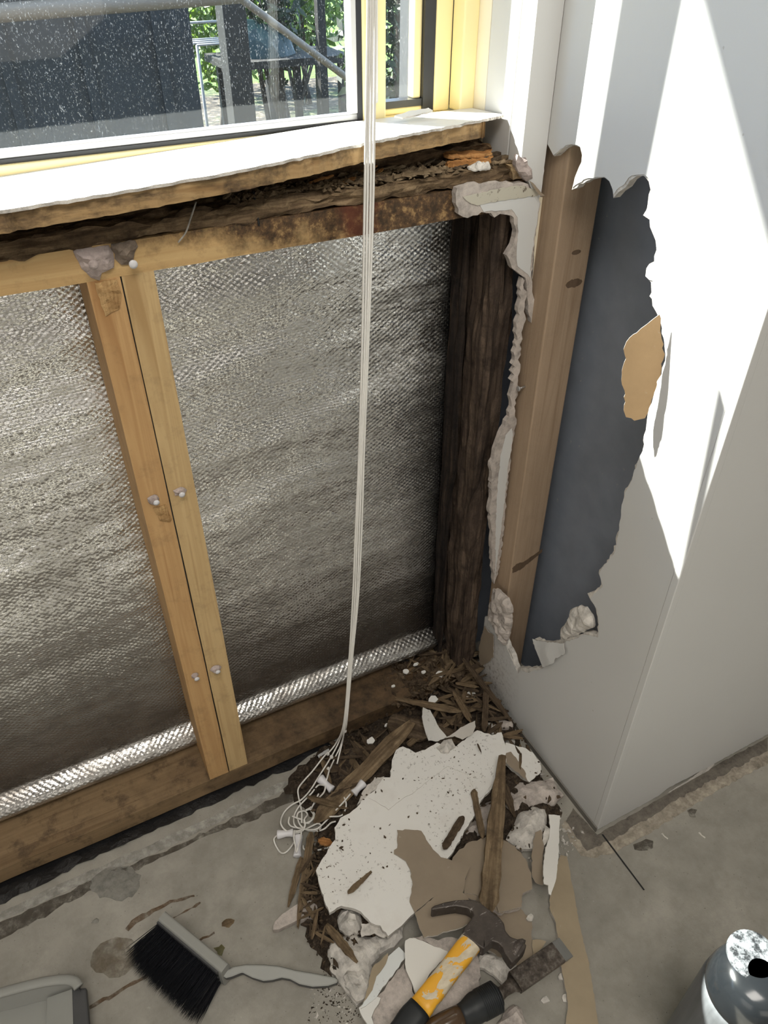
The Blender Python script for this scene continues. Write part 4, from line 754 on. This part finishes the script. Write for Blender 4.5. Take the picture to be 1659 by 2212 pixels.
for k, q in enumerate([(1020,300), (428,290), (985,420)]):
    c = fz(CB([q])[0], .0005); r2 = random.Random(500+k); s = (.011, .006, .010)[k]
    tag(sheet('dry_leaf', [c+V((math.cos(a)*s*r2.uniform(.4, 1.2), math.sin(a)*s*r2.uniform(.4, 1.2), 0)) for a in [j*.785 for j in range(8)]], (0, 0, 1), .0006, (SPLINT, PATCH, leafm('dry_green_leaf', (.16, .15, .07), (.28, .26, .13)))[k], amp=.0008, step=.003, g=.004, dome=(.003, .006, .002, 100), seed=510+k), ['brown crumb of bark above the brush handle', 'small grey pebble above the brush bristles', 'dry greenish leaf just above the brush handle'][k], ('bark', 'pebble', 'leaf')[k])

# ------------------------------------------------------------ blind cords
bc = tag(empty('blind_cord', fz((655, 1770), 0)), 'bundle of white blind cords hanging from above and tangled on the floor', 'cord')
ctrl = [(803,-260),(803,0),(800,250),(796,470),(789,740),(781,980),(775,1140),(768,1290),(757,1430),(746,1560)]
def cpath(off, tail, s):
    out = []
    for i, p in enumerate(ctrl):
        t = i/(len(ctrl)-1); q = (p[0]+off*(1.7-1.1*t)+1.2*math.sin(i*1.7+s), p[1]); out.append(wy(q, -.016-.044*t))
    return spline(out+[fz(p, z) for p, z in tail], 6)
CR = .00145
tube('cord', cpath(-6, [((726,1605), .045), ((708,1628), .036)], 0), CR, CORD, bc, n=6)
tube('cord', cpath(-2, [((733,1600), .05), ((716,1634), .036)], 1), CR, CORD, bc, n=6)
tube('cord', cpath(2, [((738,1605), .05), ((722,1640), .030), ((712,1662), .030)], 2), CR, CORD, bc, n=6)
tube('cord', cpath(6, [((744,1578), .055), ((740,1600), .05), ((728,1650), .03)], 3), CR, CORD, bc, n=6)
def loop(pts, z=.012, zs=None):
    P = [fz(p, (zs[i] if zs else z+.004*math.sin(i*1.9)+.020*max(0, min(1, (1250-pts[i][1])/500))+.014*max(0, min(1, (pts[i][0]-700)/400)))) for i, p in enumerate(C5(pts))]
    tube('cord', spline(P, 6), CR, CORD, bc, n=6)
def knot(p, z, r=.0034):
    c = fz(p, z); o = sheet('knot', [c+V((math.cos(a)*r, math.sin(a)*r, 0)) for a in [k*.628 for k in range(10)]], (0, 0, 1), .003, CORD, bc, dome=(.004, .003), g=.0015)
for p, z in [((708,1627), .036), ((716,1634), .036), ((745,1578), .056), ((709,1660), .036)]: knot(p, z)
loop([(900,470),(840,540),(700,720),(600,830),(520,940),(520,1040),(545,1150),(565,1280),(560,1400)], .014)
loop([(945,540),(870,660),(780,800),(680,960),(560,1090),(430,1160),(330,1260),(285,1380),(320,1470),(420,1530),(540,1520),(600,1480)], .014)
loop([(930,700),(870,880),(780,900),(690,1010),(600,1100),(520,1190),(465,1300),(460,1400),(500,1460),(580,1480)], .013)
loop([(880,900),(860,990),(780,1080),(700,1180),(620,1230),(680,1220),(735,1290),(700,1360),(620,1400),(560,1380)], .015)
loop([(790,1010),(720,1150),(690,1230),(720,1300),(660,1400),(600,1390)], .012)
loop([(500,1320),(520,1260),(600,1240),(640,1290),(600,1350),(610,1430),(580,1500)], .017)
loop([(440,1310),(520,1340),(590,1370),(600,1440),(540,1500),(440,1510)], .013)
loop([(400,1320),(390,1400),(440,1450),(560,1470),(700,1500),(790,1490),(820,1440),(780,1405),(700,1440),(620,1480)], .012)
loop([(510,1340),(540,1420),(620,1490),(740,1510),(860,1480),(950,1400),(1015,1380)], .013)
loop([(1210,1015),(1120,1120),(980,1270),(860,1400),(760,1480),(640,1490)], .016)
loop([(1130,1060),(1155,1160),(1120,1270),(1060,1310),(940,1315),(840,1330),(760,1380)], .012)
loop([(230,1570),(195,1620),(230,1720),(290,1795),(350,1790),(420,1720),(480,1620),(520,1520)], .006)
loop([(470,1500),(460,1600),(480,1700),(495,1790),(520,1700),(550,1600),(560,1500)], .021)
loop([(585,1700),(600,1750),(700,1765),(830,1750),(960,1710)], .006)
def pull(p0, p1, z0, z1, mx=.0068):
    a = fz(C5([p0])[0], z0); b = fz(C5([p1])[0], z1); d = b-a; L = d.length
    prof = [(.55, 0), (.95, .03), (1, .10), (.80, .35), (.66, .55), (.72, .75), (.88, .92), (.90, .98), (.5, 1)]
    lathe('cord_pull', a, [(mx*r, L*t) for r, t in prof], PULL, bc, 20, d.normalized())
pull((800,800), (970,960), .036, .032, .0082); pull((1390,860), (1250,1010), .040, .036, .0082); pull((235,1555), (455,1530), .0085, .010, .0078); pull((520,1560), (505,1850), .012, .009, .0080)

# ------------------------------------------------------------ tools
hz = .092
hm = tag(empty('hammer', fz((960, 2090), .05)), 'claw hammer with brown steel head and chipped yellow handle lying on the plaster', 'hammer')
HEAD = C4([(388,312),(420,290),(500,265),(600,246),(720,240),(800,268),(880,330),(960,390),(1000,440),(1010,500),(1050,550),(1100,568),(1150,592),(1188,620),(1170,660),(1110,730),(1066,772),(1040,742),(1000,680),(985,640),(950,605),(900,590),(870,620),(828,656),(790,632),(700,560),(648,520),(680,460),(722,410),(745,372),(735,340),(690,314),(600,298),(500,312),(400,330)])
hc_ = fz(C4([(800, 480)])[0], hz); tipc = fz(C4([(390, 315)])[0], hz)
hd_ = sheet('head', [fz(p, hz) for p in HEAD], (0, 0, 1), .025, STEEL, hm, g=.008, bevel=.003, smooth=False)
a = fz(C4([(1030, 610)])[0], hz-.0125); b = fz(C4([(1128, 684)])[0], hz-.0125); d = (b-a)
lathe('striking_face', a, [(.008, 0), (.0125, d.length*.45), (.0175, d.length*.72), (.0182, d.length*.97), (.016, d.length)], STEELC, hm, 24, d.normalized())
def along(p, q, n): return [V(p).lerp(V(q), i/n) for i in range(n+1)]
h0 = fz(C4([(755, 560)])[0], hz-.012); h1 = fz(C4([(290, 1162)])[0], hz-.018); h2 = fz(C4([(60, 1450)])[0], hz-.022)
shaft = along(h0, h1, 10); obj = tube('shaft', shaft, [(.0150+.0012*abs(i-5)/5, .0115) for i in range(11)], YELLOW, hm, n=20, power=3.2, up=(0, 0, 1))
gp = along(h0.lerp(h1, .985), h2, 8); tube('grip', gp, [(.0172, .0140)]+[(.0176+.001*math.sin(i), .0146) for i in range(8)], GRIP, hm, n=20, power=2.8, up=(0, 0, 1))
# chisel
cz = .060
ch = tag(empty('chisel', fz((1130, 2110), .04)), 'wide rusted wood chisel with ribbed black handle pointing at the tan strip', 'chisel')
c0 = fz(C4([(1515, 640)])[0], .052); c1 = fz(C4([(1090, 935)])[0], cz); c2 = fz(C4([(985, 1022)])[0], cz+.002); c3 = fz(C4([(880, 1090)])[0], cz+.004); c4 = fz(C4([(640, 1210)])[0], cz+.004); c5 = fz(C4([(330, 1390)])[0], cz)
bw = .0152
tube('blade', along(c0.lerp(c1, .16), c1, 6), [(bw, .0042)]*6+[(bw*.98, .006)], CHIS, ch, n=24, power=8, up=(0, 0, 1), smooth=False)
tube('bevel', along(c0, c0.lerp(c1, .162), 2), [(bw, .0012), (bw, .003), (bw, .0042)], CHISG, ch, n=24, power=8, up=(0, 0, 1), smooth=False)
tube('neck', along(c1.lerp(c0, -.01), c2.lerp(c3, .4), 5), [(bw*.95, .006), (bw*.62, .007), (.0085, .0075), (.0075, .0075), (.0085, .0085), (.011, .011)], CHIS, ch, n=16, up=(0, 0, 1))
c3b = c2.lerp(c3, .25)
hp = along(c3b, c4, 16); rr = [.0135, .0185, .0200, .0196, .0202, .0197, .0203, .0198, .0203, .0197, .0200, .0192, .0180, .0165, .0152, .0145, .0142]
tube('handle', hp, rr, GRIP, ch, n=24, up=(0, 0, 1))
for i in range(1, 11):
    q = c3b.lerp(c4, i/22+.04); d = (c4-c3b).normalized(); tube('grip_rib', [q-d*.0008, q+d*.0008], [.0208, .0208], GRIP, ch, n=24, up=(0, 0, 1))
tube('clear_grip', along(c4.lerp(c3b, .02), c5, 6), [.0140, .0150, .0158, .0162, .0162, .0158, .0150], AMBER, ch, n=24, up=(0, 0, 1))
# hand brush lying on its side
hb = tag(empty('hand_brush', fz((420, 2050), 0)), 'grey plastic hand brush with black bristles lying on the concrete', 'brush')
b0 = fz(CB([(735, 296)])[0], .040); b1 = fz(CB([(1015, 530)])[0], .034); bd = (b1-b0).normalized(); bs = V((bd.y, -bd.x, 0)).normalized()
if bs.x > 0: bs = -bs
bx = tube('block', along(b0, b1, 4), [(.0085, .026)]*5, GREYP, hb, n=24, power=6, up=(0, 0, 1), smooth=False)
tube('tuft_plate', along(b0+bs*.009, b1+bs*.009-bd*.006, 2), [(.0022, .022)]*3, GREYD, hb, n=16, power=6, up=(0, 0, 1), smooth=False)
HND = CB([(985,528),(1010,510),(1045,493),(1100,483),(1180,484),(1250,490),(1320,508),(1420,525),(1500,541),(1516,552),(1512,568),(1470,582),(1400,586),(1340,574),(1300,552),(1262,545),(1220,556),(1180,560),(1130,545),(1085,522),(1040,540),(1012,548)])
sheet('handle', [hit(p, b1+V((0, 0, .008)), (-.05, -.25, 1)) for p in HND], (-.05, -.25, 1),   .020, [GREYP, GREYD, GREYD], hb, bevel=.004, g=.012)  # edges and underside take the darker plastic to paint their shade
Lb = (b1-b0).length; r3 = random.Random(6)
tuft = None
NC = 13
for i in range(NC):
    for j in range(3):
        o0 = b0+bd*(Lb*(i+.5)/NC*.97)+bs*.010+V((0, 0, (j-1)*.013))
        vs = []; fs = []
        for q in range(46):
            a = r3.uniform(0, 6.28); rr_ = .0046*math.sqrt(r3.random()); root = o0+bd*(rr_*math.cos(a))+V((0, 0, rr_*math.sin(a)))
            fan = ((i+.5)/NC-.5)*.10; dr = (bs*1+bd*(fan+r3.uniform(-.13, .13))+V((0, 0, (j-1)*.12+r3.uniform(-.12, .12)-.05))).normalized(); L = .062*r3.uniform(.88, 1.06)
            e = root+dr*L; mid = root+dr*L*.5+V((0, 0, r3.uniform(-.002, .002))); wv = bd*.00055; uv = V((0, 0, .00055)); k = len(vs)
            if e.z < .003: e.z = .003
            vs += [root-wv, root+wv*.5+uv, root+wv*.5-uv, mid-wv, mid+wv*.5+uv, mid+wv*.5-uv, e]
            fs += [(k,k+1,k+4,k+3),(k+1,k+2,k+5,k+4),(k+2,k,k+3,k+5),(k+3,k+4,k+6),(k+4,k+5,k+6),(k+5,k+3,k+6)]
        mesh('bristle_tuft', vs, fs, BRIS, hb)
# dustpan at the lower left
du = tag(empty('dustpan', fz((40, 2200), 0)), 'grey plastic dustpan with black rubber lip at the lower left corner', 'dustpan')
sheet('tray', [fz(p, .005) for p in [(-160,2140),(0,2160),(100,2150),(160,2160),(185,2300),(-160,2330)]], (0, 0, 1), .004, GREYP, du, bevel=.001)
rim_ = [fz(p, .038) for p in CB([(-260,700),(-120,640),(0,612),(100,585),(200,562),(290,552),(335,562),(352,585)])]
tube('rim', spline(rim_, 5), [(.007, .004)]*36, GREYP, du, n=12, up=(0, 0, 1))
P = spline(rim_, 5); vs = []; fs = []
for p in P: vs += [p+V((0, .006, 0)), V((p.x, p.y+.002, .003)), p+V((.0, -.003, -.002)), V((p.x, p.y-.012, .006))]
for i in range(len(P)-1): a = 4*i; fs += [(a, a+1, a+5, a+4), (a+2, a+6, a+7, a+3)]
mesh('back_wall', vs, fs, GREYP, du, smooth=True)
sheet('ramp', [hit(p, fz((130, 2170), .022), (-.35, 0, 1)) for p in CB([(210,632),(322,592),(328,760),(330,900),(195,900)])], (-.35, 0, 1), .003, GREYP, du, bevel=.001)
l0 = CB([(322,592),(386,584),(400,751),(412,900),(330,900)]); sheet('rubber_lip', [fz(p, .030) for p in l0], (0, 0, 1), .010, GREYD, du, bevel=.003)
# canister near the camera
cb = fz((1640, 2112), .29); cx, cy = cb.x, cb.y
cn = tag(empty('canister', (cx, cy, 0)), 'frosted grey canister with glossy black domed cap near the camera', 'canister')
rr = .052
lathe('body', (cx, cy, 0), [(rr*.95, .0006), (rr*1.0, .006), (rr, .02), (rr, .235), (rr*.985, .245), (rr*.93, .252)], CANG, cn, 48)
lathe('cap', (cx, cy, .250), [(rr*.94, 0), (rr*.97, .004), (rr*.96, .012), (rr*.90, .028), (rr*.78, .042), (rr*.60, .050), (rr*.3, .053)], CANB, cn, 48)
lathe('cap_disc', (cx+.006, cy+.018, .297), [(.028, 0), (.0295, .002), (.029, .005), (.024, .006)], CAND, cn, 40)
tube('carry_loop', spline([(cx+.002, cy-.03, .292), (cx+.006, cy-.034, .318), (cx+.016, cy-.02, .330), (cx+.024, cy-.002, .322), (cx+.026, cy+.002, .300)], 6), (.009, .004), CANB, cn, n=14)

# ------------------------------------------------------------ outdoors
GZ = -.45
S(box('ground', (-30, .14, GZ-.2), (40, 60, GZ), LITTER))
ev = tag(empty('roof_eave', (-1, .4, 2.24)), 'eave and gutter above the window outside', 'eave', kind='structure')
box('soffit', (-4, .135, 2.42), (3, .62, 2.45), OUTW, ev); gt = box('gutter', (-4, .56, 2.285), (3, .66, 2.42), CREAM, ev)
fence = tag(empty('dark_shed', (-2.2, 3.2, GZ)), 'dark shed wall filling the left of the window view', 'shed')
e0 = wy((412, 60), 2.6).x
box('wall_panel', (e0-4.5, 2.6, GZ+.05), (e0, 2.68, 2.2), NAVY, fence)
for k in range(9):
    box('cladding_batten', (e0-.15-k*.28, 2.585, GZ+.05), (e0-.11-k*.28, 2.60, 2.2), NAVY, fence)
p0 = wy((-260, 48), 2.45); p1 = wy((520, -12), 2.45)
tag(tube('beige_pipe', [p0+(p0-p1)*.6, p0, p1], .028, PIPE, n=16), 'beige horizontal pipe across the top left of the window', 'pipe')
def leaves(name, c, r, n, s, mat, seed, label, trunk=True):
    rd = random.Random(seed); root = tag(empty(name, (c[0], c[1], GZ)), label, 'shrub'); vs = []; fs = []
    for k in range(n):
        d = V((rd.gauss(0, 1), rd.gauss(0, 1), rd.gauss(0, 1))).normalized()*rd.random()**.4; p = V(c)+V((d.x*r[0], d.y*r[1], d.z*r[2])); u = V((rd.uniform(-1, 1), rd.uniform(-1, 1), rd.uniform(-1, 1))).normalized(); v = u.orthogonal().normalized(); b = len(vs); q = s*rd.uniform(.6, 1.3)
        vs += [p-u*q, p+v*q*.4, p+u*q, p-v*q*.4]; fs.append((b, b+1, b+2, b+3))
    f = mesh('foliage', vs, fs, mat, root); f['kind'] = 'stuff'
    if trunk:
        for k in range(7):
            a = rd.uniform(0, 6.28); e = V(c)+V((math.cos(a)*r[0]*.7, math.sin(a)*r[1]*.7, r[2]*.8*rd.uniform(.2, 1)))
            m_ = V((c[0], c[1], GZ)).lerp(e, .5)+V((rd.uniform(-.1, .1), rd.uniform(-.1, .1), .1))
            tube('stem', spline([V((c[0]+rd.uniform(-.12, .12), c[1], GZ)), m_, e], 4), [.022-.0014*q for q in range(9)], BARK, root, n=6)
def gp_(px, y): p = wy(px, y); return p
q = gp_((470, 70), 6.5); leaves('garden_shrub', (q.x, 6.5, q.z+.3), (.75, .5, .75), 1500, .07, LEAF, 601, 'bright twiggy shrub seen through the window left of the dark post')
q = gp_((520, 40), 9.2); leaves('garden_shrub', (q.x+.3, 9.2, q.z+.6), (1.6, .6, 1.1), 1800, .09, LEAF, 602, 'sunlit bush far behind the dark post outside')
q = gp_((650, 40), 8.0); leaves('garden_shrub', (q.x, 8.0, q.z+.5), (.9, .6, .9), 1500, .08, LEAF, 603, 'green bush behind the outdoor table')
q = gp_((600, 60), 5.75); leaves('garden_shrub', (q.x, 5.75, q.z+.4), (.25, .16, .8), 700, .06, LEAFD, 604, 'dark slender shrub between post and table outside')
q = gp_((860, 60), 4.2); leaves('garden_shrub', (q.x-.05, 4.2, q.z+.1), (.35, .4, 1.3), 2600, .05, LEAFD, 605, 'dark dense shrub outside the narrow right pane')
def post(px, y, wd, label, mat=TABLED):
    q = wy(px, y); return tag(box('garden_post', (q.x-wd/2, y, GZ-.02), (q.x+wd/2, y+wd, 2.6), mat), label, 'post')
post((510, 60), 4.6, .15, 'thick dark post outside left of the hanging cord reflections'); post((695, 40), 5.2, .06, 'thin dark post outside nearest the window stile'); post((575, 40), 7.2, .07, 'dark post outside behind the cord reflections')
tb = tag(empty('garden_table', wy((645, 150), 5.6)), 'dark low garden table outside the window', 'table'); q = wy((640, 118), 5.6); zt = q.z
box('table_top', (q.x-.62, 5.4, zt-.05), (q.x+.40, 6.0, zt), TABLED, tb)
for dx in (-.55, -.08, .30):
    for dy in (5.45, 5.9): box('leg', (q.x+dx, dy, GZ-.01), (q.x+dx+.05, dy+.05, zt-.04), TABLED, tb)
tg = tag(sheet('teal_tarp', [V((q.x-.25+.28*math.cos(a), 5.7+.2*math.sin(a), zt+.002)) for a in [k*.5236 for k in range(12)]], (0, 0, 1), .002, TEAL, g=.05, dome=(.22, .16, .05, 5), amp=.01, step=.05), 'teal bundle sitting on the garden table', 'bundle')
ck = tag(empty('wire_chair', wy((435, 130), 5.0)), 'white wire chair outside beside the shed corner', 'chair'); q = wy((432, 150), 5.0)
for dx, dy in ((0, 0), (.28, 0), (0, .28), (.28, .28)): tube('leg', [V((q.x+dx, 5+dy, GZ)), V((q.x+dx, 5+dy, q.z+.14))], .010, WIRE, ck, n=8)
for k in range(4): tube('seat_wire', [V((q.x, 5+.093*k, q.z+.14)), V((q.x+.28, 5+.093*k, q.z+.14))], .008, WIRE, ck, n=6)
for k in range(2): tube('back_wire', [V((q.x, 5.28, q.z+.24+.12*k)), V((q.x+.28, 5.28, q.z+.24+.12*k))], .009, WIRE, ck, n=6)
q0 = wy((540, 12), 3.4); q1 = wy((705, 135), 3.4)
tag(tube('garden_pole', [q0+(q0-q1)*1.2, q1+(q1-q0)*.9], .018, PIPE, n=10), 'thin slanting pole outside the window', 'pole')
